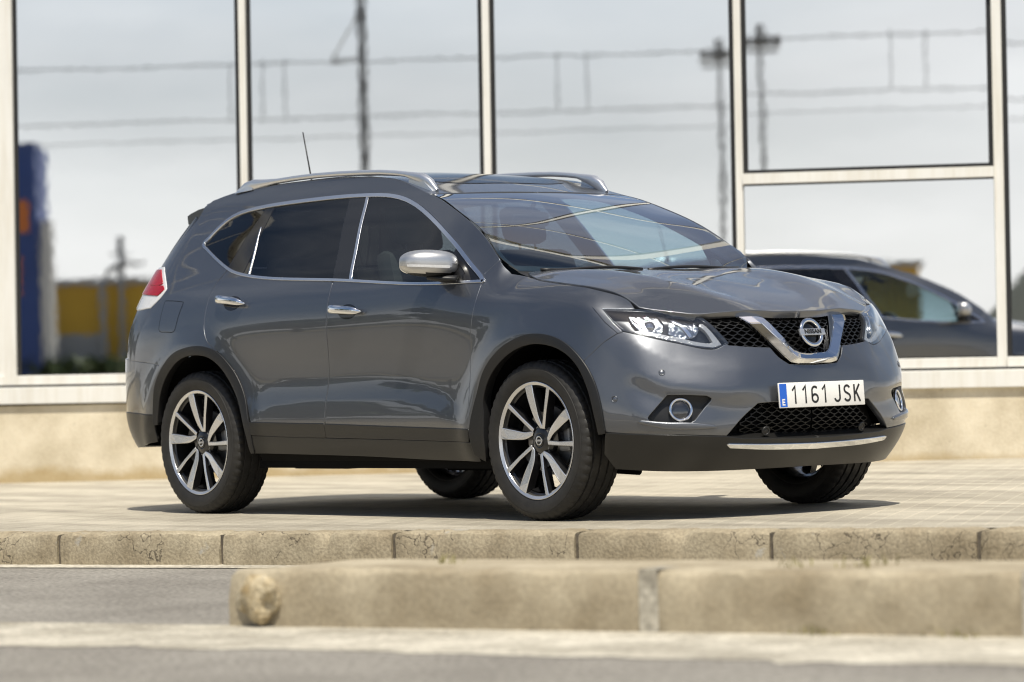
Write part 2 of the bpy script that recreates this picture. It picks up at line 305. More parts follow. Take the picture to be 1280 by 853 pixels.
def paving():
    m = mat('paving_blocks', (.4, .37, .3), .8, spec=.3); b = m.node_tree.nodes['Principled BSDF']
    t = N(m, 'ShaderNodeTexCoord'); mp_ = N(m, 'ShaderNodeMapping'); mp_.inputs['Rotation'].default_value = (0, 0, -R(38.5)+math.pi/2*0)
    br = N(m, 'ShaderNodeTexBrick', Scale=1.0); br.inputs['Brick Width'].default_value = .20; br.inputs['Row Height'].default_value = .10
    br.inputs['Mortar Size'].default_value = .0045; br.inputs['Mortar Smooth'].default_value = .2; br.inputs['Bias'].default_value = 0
    br.inputs['Color1'].default_value = (.355, .335, .29, 1); br.inputs['Color2'].default_value = (.415, .392, .34, 1); br.inputs['Mortar'].default_value = (.47, .44, .375, 1)
    rot2 = N(m, 'ShaderNodeMapping'); rot2.inputs['Rotation'].default_value = (0, 0, R(90))
    n1 = N(m, 'ShaderNodeTexNoise', Scale=1.1, Detail=8.0, Roughness=.62); n2 = N(m, 'ShaderNodeTexNoise', Scale=120.0, Detail=3.0)
    mp3 = N(m, 'ShaderNodeMapping'); mp3.inputs['Rotation'].default_value = (0, 0, -R(30)); mp3.inputs['Scale'].default_value = (.5, 2.2, 1)
    r = N(m, 'ShaderNodeValToRGB'); r.color_ramp.elements[0].position = .32; r.color_ramp.elements[1].position = .62
    r.color_ramp.elements[0].color = (.58, .55, .50, 1); r.color_ramp.elements[1].color = (1.12, 1.08, 1.0, 1)
    mu = N(m, 'ShaderNodeMixRGB', blend_type='MULTIPLY'); mu.inputs[0].default_value = 1
    ov = N(m, 'ShaderNodeMixRGB', blend_type='OVERLAY'); ov.inputs[0].default_value = .45
    L(m, t.outputs['Object'], mp_.inputs['Vector']); L(m, mp_.outputs[0], rot2.inputs['Vector']); L(m, rot2.outputs[0], br.inputs['Vector'])
    L(m, t.outputs['Object'], mp3.inputs['Vector']); L(m, mp3.outputs[0], n1.inputs['Vector']); L(m, t.outputs['Object'], n2.inputs['Vector']); L(m, n1.outputs['Fac'], r.inputs['Fac'])
    L(m, br.outputs['Color'], mu.inputs['Color1']); L(m, r.outputs['Color'], mu.inputs['Color2'])
    L(m, mu.outputs['Color'], ov.inputs['Color1']); L(m, n2.outputs['Fac'], ov.inputs['Color2']); L(m, ov.outputs['Color'], b.inputs['Base Color'])
    bp = N(m, 'ShaderNodeBump', Distance=.003, Strength=.6); L(m, n2.outputs['Fac'], bp.inputs['Height']); L(m, bp.outputs['Normal'], b.inputs['Normal'])
    return m
M['paving'] = paving()
ZR = -.15
road = Mesh().add([(-900,-900,ZR-.01),(900,-900,ZR-.01),(900,900,ZR-.01),(-900,900,ZR-.01)], [(0,1,2,3)]).build('ground', M['earth']); tag(road, kind='structure')
rd = Mesh().add([kp(-120,.05,ZR), kp(-120,-12.5,ZR), kp(160,-12.5,ZR), kp(160,.05,ZR)], [(0,1,2,3)]).build('road', M['asphalt']); tag(rd, kind='structure')
pv = Mesh(); pv.add([kp(-60,.155), kp(60,.155), kp(60,26), kp(-60,26)], [(0,1,2,3)]); pvo = pv.build('pavement', M['paving']); tag(pvo, kind='structure')
# cracked kerb stones of the pavement edge, one structure
def stone(ms, P, s0, s1, d0, d1, z0, z1, seed, amp=.004, nx=26):
    """weathered kerb stone: a box with rounded, chipped upper front arris"""
    rg = np.random.default_rng(seed); prof = [(d0, z0), (d0-.004, z0+(z1-z0)*.5), (d0, z1-.022), (d0+.006, z1-.008), (d0+.020, z1), ((d0+d1)/2, z1+.001), (d1, z1), (d1, z0)]
    k = len(ms.V); m = len(prof); chips = [(rg.uniform(s0, s1), rg.uniform(.015, .06), rg.uniform(.004, .018)) for _ in range(5)]
    for i in range(nx+1):
        s = s0+(s1-s0)*i/nx; e = min(i, nx-i); rnd = .008 if e == 0 else 0
        for j, (d, z) in enumerate(prof):
            c = sum(a*math.exp(-((s-c0)/w)**2) for c0, w, a in chips) if j in (2, 3, 4) else 0
            n = rg.normal(0, amp*.5, 2)
            ms.V.append(P(s, d+c+rnd*(j < 5)+n[0], z-c*.7+(n[1] if 0 < j < 7 else 0)-rnd*(1 < j < 7))[:])
    for i in range(nx):
        for j in range(m-1):
            a, b = k+i*m+j, k+(i+1)*m+j; ms.F.append((a, b, b+1, a+1))
    ms.F.append(tuple(k+j for j in range(m))); ms.F.append(tuple(k+nx*m+j for j in range(m))[::-1])
ks = Mesh(); s = -9.62
kerb_s = []
while s < 12:
    w = .905; stone(ks, kp, s+.010, s+w-.010, 0, .15, ZR-.02, .004, int(s*100)+5000); kerb_s.append(s); s += w
M['kerb'] = M['concrete']
def kerb_mat():
    m = ground_mat('weathered_kerb', (.22, .178, .115), (.40, .345, .245), 4, 80, .003); b = m.node_tree.nodes['Principled BSDF']; nt = m.node_tree
    prev = b.inputs['Base Color'].links[0].from_socket
    t = N(m, 'ShaderNodeTexCoord'); v = N(m, 'ShaderNodeTexVoronoi', feature='DISTANCE_TO_EDGE', Scale=5.5); nn = N(m, 'ShaderNodeTexNoise', Scale=7.0, Detail=6.0)
    ad = N(m, 'ShaderNodeMixRGB', blend_type='ADD'); ad.inputs[0].default_value = .35; L(m, t.outputs['Object'], ad.inputs['Color1']); L(m, t.outputs['Object'], nn.inputs['Vector']); L(m, nn.outputs['Color'], ad.inputs['Color2'])
    L(m, ad.outputs['Color'], v.inputs['Vector'])
    lt = N(m, 'ShaderNodeMath', operation='LESS_THAN'); lt.inputs[1].default_value = .012; L(m, v.outputs['Distance'], lt.inputs[0])
    n3 = N(m, 'ShaderNodeTexNoise', Scale=1.6, Detail=2.0); L(m, t.outputs['Object'], n3.inputs['Vector']); gt = N(m, 'ShaderNodeMath', operation='GREATER_THAN'); gt.inputs[1].default_value = .52; L(m, n3.outputs['Fac'], gt.inputs[0])
    mul = N(m, 'ShaderNodeMath', operation='MULTIPLY'); L(m, lt.outputs[0], mul.inputs[0]); L(m, gt.outputs[0], mul.inputs[1]); ml2 = N(m, 'ShaderNodeMath', operation='MULTIPLY'); L(m, mul.outputs[0], ml2.inputs[0]); ml2.inputs[1].default_value = .75
    mm = N(m, 'ShaderNodeMixRGB'); mm.inputs['Color2'].default_value = (.05, .04, .03, 1); L(m, ml2.outputs[0], mm.inputs[0]); L(m, prev, mm.inputs['Color1'])
    # grey mortar repairs
    n4 = N(m, 'ShaderNodeTexNoise', Scale=2.3, Detail=5.0, Roughness=.7); L(m, t.outputs['Object'], n4.inputs['Vector']); r4 = N(m, 'ShaderNodeValToRGB'); r4.color_ramp.elements[0].position = .62; r4.color_ramp.elements[1].position = .68; L(m, n4.outputs['Fac'], r4.inputs['Fac'])
    m5 = N(m, 'ShaderNodeMixRGB'); m5.inputs['Color2'].default_value = (.36, .345, .31, 1); L(m, r4.outputs['Color'], m5.inputs[0]); L(m, mm.outputs['Color'], m5.inputs['Color1'])
    L(m, m5.outputs['Color'], b.inputs['Base Color']); return m
M['weathered'] = kerb_mat()
tag(ks.build('kerb', M['weathered'], smooth=True, angle=35), kind='structure')
kt = Mesh()       # mortar between the stones and the flat back edge
for s_ in kerb_s: kt.box((0, 0, 0), (0, 0, 0)) if False else kt.add([kp(s_-.012, .018, z) for z in (ZR, -.008)]+[kp(s_+.012, .018, z) for z in (-.008, ZR)], [(0,3,2,1)])
M['mortar'] = mat('dark_mortar', (.12, .10, .075), .9, nscale=30, namt=.4)
tag(kt.build('kerb_mortar', M['mortar']), kind='structure')
ap = Mesh(); ap.add([kp(-60,.148,.002), kp(60,.148,.002), kp(60,.34,.0035), kp(-60,.34,.0035)], [(0,1,2,3)]); tag(ap.build('pavement_edge', M['kerb_top']), kind='structure')
# worn road edge at the foot of the kerb
ed = Mesh(); ed.add([kp(-60,-.10,ZR+.004), kp(60,-.10,ZR+.004), kp(60,.02,ZR+.012), kp(-60,.02,ZR+.012)], [(0,1,2,3)]); tag(ed.build('road_edge', M['gutter']), kind='structure')
# low concrete traffic island in the foreground
IO = Vector((3.77, -4.23, 0)); ID = Vector((.9460, .3240, 0)); IN_ = Vector((-.3240, .9460, 0))
def ip(s, d, z=0.0): return IO+ID*s+IN_*d+Vector((0, 0, z))
gu = Mesh(); gx = np.arange(-14, 14, .10); gj = np.random.default_rng(3).normal(0, .03, len(gx))
for i, u in enumerate(gx): gu.V += [ip(u, -.84+.04*math.sin(u*1.7)+gj[i], ZR+.002)[:], ip(u, -.45, ZR+.003)[:], ip(u, .02, ZR+.004)[:]]
for i in range(len(gx)-1): gu.F += [(3*i, 3*i+3, 3*i+4, 3*i+1), (3*i+1, 3*i+4, 3*i+5, 3*i+2)]
tag(gu.build('gutter', M['gutter']), kind='structure')
isl = Mesh(); e = [0.0, 1.645, 2.95, 4.4, 5.7, 7.0, 8.3]
for i in range(6): stone(isl, ip, e[i]+(.012 if i else 0), e[i+1]-.012, 0, .14, ZR-.01, .045, 900+i, .005, 30)
isl.add([ip(.10,.13,.040), ip(9,.13,.040), ip(9,.62,.040), ip(.10,.62,.040), ip(.10,.62,ZR), ip(9,.62,ZR), ip(.10,.13,ZR), ip(9,.13,ZR)], [(0,1,2,3),(3,2,5,4),(0,3,4,6)])
tag(isl.build('island_kerb', M['concrete'], smooth=True, angle=35), kind='structure')
im = Mesh()
for k in e[1:6]: im.box((0,0,0),(0,0,0)) if False else im.add([ip(k-.035,-.006,ZR), ip(k+.035,-.006,ZR), ip(k+.035,-.004,.05), ip(k-.035,-.004,.05), ip(k+.035,.14,.051), ip(k-.035,.14,.051)], [(0,1,2,3),(3,2,4,5)])
tag(im.build('island_mortar', M['gutter']), kind='structure')
# rubble and weeds: a broken stone at the island's end, tufts by the kerb
def blob(name, m, c, rad, seed, parent=None, amp=.25, sub=3):
    bm = bmesh.new(); bmesh.ops.create_icosphere(bm, subdivisions=sub, radius=1); rg = np.random.default_rng(seed); ph = rg.uniform(0, 6, (6, 3)); fr = rg.uniform(1, 4, (6, 3))
    for v in bm.verts:
        f = 1+amp*sum(math.sin(v.co.x*fr[i,0]+ph[i,0])*math.sin(v.co.y*fr[i,1]+ph[i,1])*math.sin(v.co.z*fr[i,2]+ph[i,2]) for i in range(6))*.5
        v.co = Vector(c)+Vector((v.co.x*rad[0]*f, v.co.y*rad[1]*f, v.co.z*rad[2]*f))
    bm.verts.index_update(); V = [v.co[:] for v in bm.verts]; F = [[v.index for v in f.verts] for f in bm.faces]; bm.free()
    return mk(name, V, F, m, parent, smooth=True)
M['rubble'] = ground_mat('rubble_stone', (.30, .22, .11), (.62, .55, .40), 14, 60, .01)
c = ip(.13, -.008, -.05); tag(blob('rubble_stone', M['rubble'], c, (.10, .05, .085), 4, amp=.3), 'rough yellowish rubble stone exposed at the broken left end of the foreground kerb', 'stone')
M['weed'] = mat('dry_weeds', (.16, .15, .05), .8, nscale=9, col2=(.34, .30, .13))
def tufts(name, pts, h, n, seed):
    rg = np.random.default_rng(seed); t = Mesh()
    for p in pts:
        for _ in range(n):
            b = Vector(p)+Vector((rg.normal(0, .05), rg.normal(0, .03), 0)); d = Vector((rg.normal(0, .35), rg.normal(0, .35), 1)).normalized()*h*rg.uniform(.4, 1.1); w = Vector((rg.normal(), rg.normal(), 0)).normalized()*.003
            t.add([b-w, b+w, b+d*.6+w*.7+Vector((0,0,0)), b+d*.6-w*.7, b+d+Vector((d.x*.3, d.y*.3, -.01))], [(0,1,2,3),(3,2,4)])
    return tag(t.build(name, M['weed']), kind='stuff')
tufts('weeds', [ip(.6+rng.uniform(0, 5.5), .15+rng.uniform(0, .3), .04) for _ in range(9)]+[ip(rng.choice([1.95, 2.25, 2.7, 4.6]), -.02, ZR) for _ in range(5)], .055, 14, 11)

# ------------------------------------------------------------------ glass building
WPSI = R(38.5); wt = Vector((math.cos(WPSI), math.sin(WPSI), 0)); wnn = Vector((-math.sin(WPSI), math.cos(WPSI), 0)); S0 = -1.5
def frame(o, x, y, z): return Matrix(((x.x,y.x,z.x,o.x),(x.y,y.y,z.y,o.y),(x.z,y.z,z.z,o.z),(0,0,0,1)))
WB = frame(wnn*6.2+wt*S0, wt, wnn, Vector((0, 0, 1)))
bld = empty('glass_building', mw=WB @ Matrix.Rotation(.012, 4, 'Y') @ Matrix.Rotation(R(-.73), 4, 'X'))
tag(bld, 'long building with mirror glass panes between cream mullions above a stained plaster plinth', 'building')
M['cream'] = mat('cream_aluminium', (.75, .74, .70), .38, .0, coat=.2, nscale=2, namt=.04)
def grime(m):
    b = m.node_tree.nodes['Principled BSDF']; prev = b.inputs['Base Color'].links[0].from_socket
    t = N(m, 'ShaderNodeTexCoord'); mp_ = N(m, 'ShaderNodeMapping'); mp_.inputs['Scale'].default_value = (14, 14, 1.1); n = N(m, 'ShaderNodeTexNoise', Scale=1.0, Detail=7.0, Roughness=.7)
    r = N(m, 'ShaderNodeValToRGB'); r.color_ramp.elements[0].position = .36; r.color_ramp.elements[1].position = .56; r.color_ramp.elements[0].color = (.74, .68, .56, 1); r.color_ramp.elements[1].color = (1, 1, 1, 1)
    mu = N(m, 'ShaderNodeMixRGB', blend_type='MULTIPLY'); mu.inputs[0].default_value = .35
    L(m, t.outputs['Object'], mp_.inputs['Vector']); L(m, mp_.outputs[0], n.inputs['Vector']); L(m, n.outputs['Fac'], r.inputs['Fac']); L(m, prev, mu.inputs['Color1']); L(m, r.outputs['Color'], mu.inputs['Color2']); L(m, mu.outputs['Color'], b.inputs['Base Color'])
grime(M['cream'])
def plaster():
    m = ground_mat('stained_plaster', (.49, .42, .295), (.78, .70, .545), 2.6, 60, .002, ov=.22); b = m.node_tree.nodes['Principled BSDF']; prev = b.inputs['Base Color'].links[0].from_socket
    t = N(m, 'ShaderNodeTexCoord'); sp = N(m, 'ShaderNodeSeparateXYZ'); L(m, t.outputs['Object'], sp.inputs[0])
    n = N(m, 'ShaderNodeTexNoise', Scale=3.0, Detail=9.0, Roughness=.7); L(m, t.outputs['Object'], n.inputs['Vector'])
    ma = N(m, 'ShaderNodeMath', operation='MULTIPLY_ADD'); ma.inputs[1].default_value = -5.2; ma.inputs[2].default_value = .35; L(m, sp.outputs['Z'], ma.inputs[0])
    ad = N(m, 'ShaderNodeMath', operation='ADD', use_clamp=True); L(m, ma.outputs[0], ad.inputs[0]); L(m, n.outputs['Fac'], ad.inputs[1])
    r = N(m, 'ShaderNodeValToRGB'); r.color_ramp.elements[0].position = .42; r.color_ramp.elements[1].position = .78; L(m, ad.outputs[0], r.inputs['Fac'])
    mm = N(m, 'ShaderNodeMixRGB'); mm.inputs['Color2'].default_value = (.36, .245, .085, 1); mf = N(m, 'ShaderNodeMath', operation='MULTIPLY'); mf.inputs[1].default_value = .62
    L(m, r.outputs['Color'], mf.inputs[0]); L(m, mf.outputs[0], mm.inputs[0]); L(m, prev, mm.inputs['Color1'])
    # dark grime spots
    n5 = N(m, 'ShaderNodeTexNoise', Scale=16.0, Detail=6.0, Roughness=.75); L(m, t.outputs['Object'], n5.inputs['Vector']); r5 = N(m, 'ShaderNodeValToRGB'); r5.color_ramp.elements[0].position = .64; r5.color_ramp.elements[1].position = .72; L(m, n5.outputs['Fac'], r5.inputs['Fac'])
    m6 = N(m, 'ShaderNodeMixRGB'); m6.inputs['Color2'].default_value = (.16, .13, .08, 1); f6 = N(m, 'ShaderNodeMath', operation='MULTIPLY'); f6.inputs[1].default_value = .55; L(m, r5.outputs['Color'], f6.inputs[0]); L(m, f6.outputs[0], m6.inputs[0]); L(m, mm.outputs['Color'], m6.inputs['Color1'])
    L(m, m6.outputs['Color'], b.inputs['Base Color']); return m
M['plaster'] = plaster()
def mirror_glass():
    m = bpy.data.materials.new('mirror_glass'); m.use_nodes = True; nt = m.node_tree; b = nt.nodes['Principled BSDF']
    b.inputs['Base Color'].default_value = (.83, .83, .83, 1); b.inputs['Metallic'].default_value = 1; b.inputs['Roughness'].default_value = .012
    t = N(m, 'ShaderNodeTexCoord'); n = N(m, 'ShaderNodeTexNoise', Scale=5.0, Detail=2.0); n2 = N(m, 'ShaderNodeTexNoise', Scale=.7, Detail=1.0)
    ad = N(m, 'ShaderNodeMath', operation='MULTIPLY_ADD'); ad.inputs[1].default_value = 6.0
    L(m, t.outputs['Object'], n.inputs['Vector']); L(m, t.outputs['Object'], n2.inputs['Vector']); L(m, n2.outputs['Fac'], ad.inputs[0]); L(m, n.outputs['Fac'], ad.inputs[2])
    bp = N(m, 'ShaderNodeBump', Distance=.00007, Strength=1.0); L(m, ad.outputs[0], bp.inputs['Height']); L(m, bp.outputs['Normal'], b.inputs['Normal'])
    return m
M['mirror_glass'] = mirror_glass()
def bpart(name, boxes, m, parent=None, bev=0):
    ms = Mesh()
    for a, b_ in boxes: ms.box(a, b_, bev)
    return ms.build(name, m, parent or bld)
GZ0, GZ1, TZS = .697, 9.4, (3.45, 5.3, 7.3)
mull = {}
for k in range(-8, 10):
    sx = -1.489+1.702*k-S0
    w = {-2: .085, 2: .062}.get(k, .047)
    mull[k] = (sx, w)
    off = -.045 if k == -2 else 0
    bpart('mullion', [((sx-w/2+off, -.020, .63), (sx+w/2, .05, GZ1))], M['cream'])
for k in range(-8, 9):
    a, b_ = mull[k][0]+mull[k][1]/2, mull[k+1][0]-mull[k+1][1]/2
    g = .034
    zz = [GZ0]+[z for t_ in TZS for z in (t_-.02, t_+.02)]+[GZ1]; sp = list(zip(zz[::2], zz[1::2]))
    if k == 1: sp = [(GZ0, 1.875), (1.935, TZS[0]-.02)]+sp[1:]
    for i, (z0, z1) in enumerate(sp):
        op = (k == 1 and i == 1)
        ea = eb = g if not (k == 1 and i == 0) else .004
        bz = .026 if op else .010
        tilt = R({0: .05, 1: -.06, -1: .03, -2: -.04}.get(k, .05*math.sin(k*2.1)))
        # a pane sits in a black gasket; the opening sash leans out a little
        p = bpart('glass_pane', [((-(b_-a)/2+ea, -.003, -(z1-z0)/2+bz), ((b_-a)/2-eb, .003, (z1-z0)/2-.02))], M['mirror_glass'])
        p.location = ((a+b_)/2, .006, (z0+z1)/2)
        p.rotation_euler = (R(.15 if op else 0), 0, tilt+(R(-.30) if op else 0))
        gk = bpart('gasket', [((-(b_-a)/2, .002, -(z1-z0)/2), (-(b_-a)/2+ea+.004, .03, (z1-z0)/2)), (((b_-a)/2-eb-.004, .002, -(z1-z0)/2), ((b_-a)/2, .03, (z1-z0)/2)),
                              ((-(b_-a)/2+ea+.01, .002, -(z1-z0)/2), ((b_-a)/2-eb-.01, .03, -(z1-z0)/2+bz+.01)), ((-(b_-a)/2+ea+.01, .006, (z1-z0)/2-.03), ((b_-a)/2-eb-.01, .03, (z1-z0)/2))], M['rubber'], p)
    for t_ in TZS: bpart('transom', [((a+.001, -.018, t_-.02), (b_-.001, .05, t_+.02))], M['cream'])
    if k == 1: bpart('transom', [((a+.001, -.040, 1.868), (b_-.001, .05, 1.936))], M['cream'])
    bpart('window_sill', [((a+.001, -.040, .632), (b_-.001, .05, GZ0))], M['cream'], bev=.004)
x0, x1 = mull[-8][0]-.2, mull[9][0]+.2
for i in range(9): # folded sill flashing in lengths
    fa, fb = x0+(x1-x0)*i/9, x0+(x1-x0)*(i+1)/9-.004
    bpart('sill_flashing', [((fa, -.075, .50), (fb, .04, .616))], M['cream'], bev=.005)
bpart('recess_strip', [((x0, -.03, .616), (x1, .04, .632))], M['rubber'])
bpart('roof_edge', [((x0, -.14, GZ1), (x1, 14, GZ1+.28))], M['cream'])
bpart('pillar', [((mull[2][0]-.09, -.16, 3.3), (mull[2][0]+.09, -.022, GZ1-.01))], M['cream'], bev=.02)
bpart('building_body', [((x0, .06, -.1), (x1, 14, GZ1-.01))], M['dark'])
bw = bpart('plinth_wall', [((x0-.1, -.035, -.3), (x1+.1, .058, .498))], M['plaster'])
bw.matrix_world = WB @ Matrix.Rotation(.009, 4, 'Y')

# ------------------------------------------------------------------ far side of the road, seen mirrored in the glass and the paint
M['yellow'] = mat('yellow_cladding', (.60, .36, .02), .5, nscale=.2, namt=.1); M['blue'] = mat('blue_cladding', (.02, .055, .22), .5, nscale=.4, namt=.15)
M['orange'] = mat('orange_sign', (.55, .16, .03), .5); M['grey_wall'] = mat('grey_cladding', (.33, .34, .35), .6, nscale=.3, namt=.1); M['white_wall'] = mat('white_wall', (.62, .62, .60), .6, nscale=.5, namt=.08)
M['steel'] = mat('galvanised_steel', (.30, .305, .31), .5, .5); M['wire'] = mat('overhead_wire', (.05, .05, .05), .5)
M['leaf'] = mat('tree_leaves', (.045, .075, .02), .6, nscale=.9, col2=(.09, .125, .04)); M['bark'] = mat('tree_bark', (.09, .07, .05), .9, nscale=6, namt=.3); M['hedge'] = mat('hedge_leaves', (.07, .10, .035), .7, nscale=2, namt=.5)
fdx = Vector((.92, .39, 0)).normalized(); fdn = Vector((-fdx.y, fdx.x, 0))
def far(o): return frame(Vector(o), fdx, fdn, Vector((0, 0, 1)))
t_ = empty('sign_tower', mw=far((39.4, -140.2, ZR))); tag(t_, 'tall blue sign tower with orange lettering beside the yellow hall', 'tower')
Mesh().box((-3.2, -3, 0), (.35, 3, 15.7)).build('tower_body', M['blue'], t_)
Mesh().box((-2.6, 3.0, 11.4), (-.05, 3.1, 12.9)).box((-2.2, 3.0, 8.4), (-.5, 3.1, 10.2)).build('sign_panel', M['orange'], t_)
Mesh().box((.40, .5, 0), (.95, 2.6, 12.0)).build('white_column', M['white_wall'], t_)
yb = empty('yellow_hall', mw=far((52.6, -135.7, ZR))); tag(yb, 'long low yellow warehouse hall with grey loading doors', 'building')
Mesh().box((-15, -14, 0), (29, 0, 9.0)).build('wall', M['yellow'], yb); Mesh().box((-15.2, -14.2, 9.0), (29.2, .3, 9.3)).build('roof', M['grey_wall'], yb)
for k in range(7): Mesh().box((-14+k*5.6, .0, 0), (-10.6+k*5.6, .12, 6.6)).build('loading_door', M['grey_wall'], yb)
def catenary():
    ly = Vector((.888, .4596, 0)).normalized(); o = Vector((7.3, -43.6, 0))
    for nm, h, r_, sag, lab in (('messenger_wire', 8.2, .015, .35, 'upper overhead line wire, thickest of the three, mirrored in the glass'), ('contact_wire', 7.0, .013, .12, 'middle overhead line wire below its droppers'), ('feeder_wire', 6.65, .009, .2, 'lowest and thinnest overhead line wire')):
        ms = Mesh(); ms.tube([o+ly*u+Vector((0, 0, h-sag*math.sin(math.pi*(u+60)/160)**2*.4)) for u in np.linspace(-60, 100, 60)], r_, 6); w_ = ms.build(nm, M['wire']); tag(w_, lab, 'wire')
        if nm == 'messenger_wire':
            for u in (4.2, 4.95, 5.4, 10.9, 11.5, 16.9, 17.6, -6, -12, 24, 30, 36):
                Mesh().tube([o+ly*u+Vector((0, 0, 7.0)), o+ly*u+Vector((0, 0, 8.15))], .012, 6).build('dropper', M['wire'], w_)
catenary()
def lattice(name, loc, h, w, label, group=None):
    e_ = empty(name, loc); ms = Mesh(); n = int(h/.7)
    for i in range(n):
        z0, z1 = h*i/n, h*(i+1)/n
        for a, b_ in (((-w,-w),(w,-w)), ((w,-w),(w,w)), ((w,w),(-w,w)), ((-w,w),(-w,-w))):
            ms.tube([(a[0],a[1],z0), (b_[0],b_[1],z1)], .018, 4); ms.tube([(a[0],a[1],z0), (a[0],a[1],z1)], .022, 4)
    ms.build('mast', M['steel'], e_); tag(e_, label, 'mast', group); return e_
m1 = lattice('lattice_mast', (13.5, -40.4, ZR), 13.0, .055, 'slim steel lattice mast of the overhead line')
Mesh().tube([(0, 0, 8.3), (.3, -2.2, 8.5)], .03, 6).tube([(0, 0, 9.3), (.3, -2.2, 8.5)], .02, 6).build('bracket_arm', M['steel'], m1)
def floodlight(loc, label):
    e_ = empty('floodlight_mast', loc); Mesh().tube([(0,0,0), (0,0,12.8)], [.12, .06], 10).build('pole', M['steel'], e_); Mesh().box((-.55,-.05,12.3), (.55,.05,12.4)).box((-.3,-.05,12.75), (.3,.05,12.83)).build('crossbar', M['steel'], e_)
    for x_, z_ in ((-.48, 12.65), (-.18, 12.65), (.18, 12.65), (.48, 12.65), (0, 13.0)): Mesh().box((x_-.12,-.1,z_-.16), (x_+.12,.25,z_+.18), .03).build('lamp', M['steel'], e_)
    tag(e_, label, 'floodlight'); e_.rotation_euler.z = .4
floodlight((40.25, -73.25, ZR), 'tall floodlight mast with five lamp heads on a crossbar')
sl = empty('street_lamp', (42.4, -139.0, ZR)); tag(sl, 'grey street lamp with a curved arm before the yellow hall', 'street lamp'); Mesh().tube([(0,0,0),(0,0,9.0),(.3,.1,9.7),(1.2,.4,10.0)], [.2,.17,.15,.13], 8).build('pole', M['steel'], sl); Mesh().box((1.0,.2,9.9),(1.9,.6,10.05),.03).build('lamp_head', M['steel'], sl)
up_ = Mesh().tube([(43.3,-138.9,ZR),(43.3,-138.9,11.1)], [.2,.16], 8).tube([(42.8,-138.9,10.3),(43.8,-138.9,10.3)], .06, 6).build('utility_pole', M['steel']); tag(up_, 'thin utility pole with a short crossarm near the street lamp', 'pole')
tk = empty('added_box_truck', mw=frame(Vector((28.6, -45.4, ZR)), Vector((.83, .557, 0)), Vector((-.557, .83, 0)), Vector((0, 0, 1)))); tag(tk, 'tall yellow box truck added across the road for the yellow mirrored through the car windows', 'truck')  # invented truck, supplies the yellow reflection seen through the car windows
Mesh().box((-1.25,-6,.9), (1.25,0,2.5), .03).build('cargo_box', M['yellow'], tk); Mesh().box((-1.1,.15,.7), (1.1,1.9,2.2), .12).build('cab', M['white_wall'], tk); Mesh().box((-.95,1.86,1.6), (.95,1.93,2.4), .02).build('windscreen', M['gloss_black'], tk)
Mesh().box((-.4,-6,.55), (.4,1.6,.9)).build('chassis', M['steel'], tk)
for x_, y_ in ((-1.0,1.1), (1.0,1.1), (-1.0,-4.4), (1.0,-4.4)):
    Mesh().lathe([(.0,-.14),(.3,-.14),(.46,-.12),(.48,0),(.46,.12),(.3,.14),(0,.14)], 28).build('wheel', M['tyre'], tk, True, 40).location = (x_, y_, .48)
for o_ in tk.children:
    if o_.name.startswith('wheel'): o_.rotation_euler.z = math.pi/2
def leaf_crown(c, rad, n, seed, size=.22):
    rg = np.random.default_rng(seed); ms = Mesh(); cl = [(rg.normal(0, .42, 3), rg.uniform(.3, .55)) for _ in range(14)]
    for _ in range(n):
        cc, cr = cl[rg.integers(14)]; d = rg.normal(0, 1, 3); d /= np.linalg.norm(d); p = (cc+d*cr*rg.uniform(.6, 1))*np.array(rad)+np.array(c)
        u = rg.normal(0, 1, 3); u /= np.linalg.norm(u); v = np.cross(u, rg.normal(0, 1, 3)); v /= np.linalg.norm(v)+1e-9; u *= size; v *= size*.7
        ms.add([p-u-v, p+u-v, p+u+v, p-u+v], [(0,1,2,3)])
    return ms
tr0 = empty('broadleaf_tree', (0, 0, 0))
trunk = Mesh().tube([(0,0,0),(.05,0,1.2),(0,.05,2.6),(.1,.1,4.2)], [.2,.16,.13,.06], 9).tube([(0,.02,2.0),(.7,.3,3.2),(1.1,.5,4.0)], [.09,.06,.03], 7).tube([(0,.02,2.2),(-.6,-.3,3.3),(-1,-.4,4.1)], [.09,.06,.03], 7).build('trunk', M['bark'], tr0, smooth=True)
crown = leaf_crown((0,0,4.3), (2.4,2.4,1.9), 2600, 3).build('crown', M['leaf'], tr0)
tspots = [(-13,-21.5,1.15,.2), (-19.5,-24.5,1.0,1.3), (-27,-26.5,1.35,2.2), (-38,-33,1.1,3.0), (-52,-38,1.4,.7), (-7.5,-20,1.0,4.0), (-70,-44,1.2,5.2)]
tlab = ['round green tree nearest the car across the road', 'small round tree second along the far kerb', 'large spreading tree behind the far verge', 'broad tree further down the far verge', 'largest tree at the distant end of the verge', 'tree standing back from the road by itself', 'tree at the far end of the street']
for i, (x_, y_, sc, rz) in enumerate(tspots):
    if i == 0: o_ = tr0
    else:
        o_ = tr0.copy(); COL.objects.link(o_)
        for ch in (trunk, crown): c_ = ch.copy(); COL.objects.link(c_); c_.parent = o_
    o_.location = (x_, y_, ZR); o_.scale = (sc,)*3; o_.rotation_euler.z = rz; tag(o_, tlab[i], 'tree', 'trees along the far side of the road')
hd = leaf_crown((0,0,0), (1,1,1), 10, 1)
hg = Mesh(); rg = np.random.default_rng(21)
for _ in range(9000):
    u = rg.uniform(-14, 14); p = np.array([u, rg.normal(0, .35), rg.uniform(0, 5.0)+abs(rg.normal(0, .25))]); a_ = rg.normal(0, 1, 3)*.14; b2 = rg.normal(0, 1, 3)*.14
    hg.add([p-a_-b2, p+a_-b2, p+a_+b2, p-a_+b2], [(0,1,2,3)])
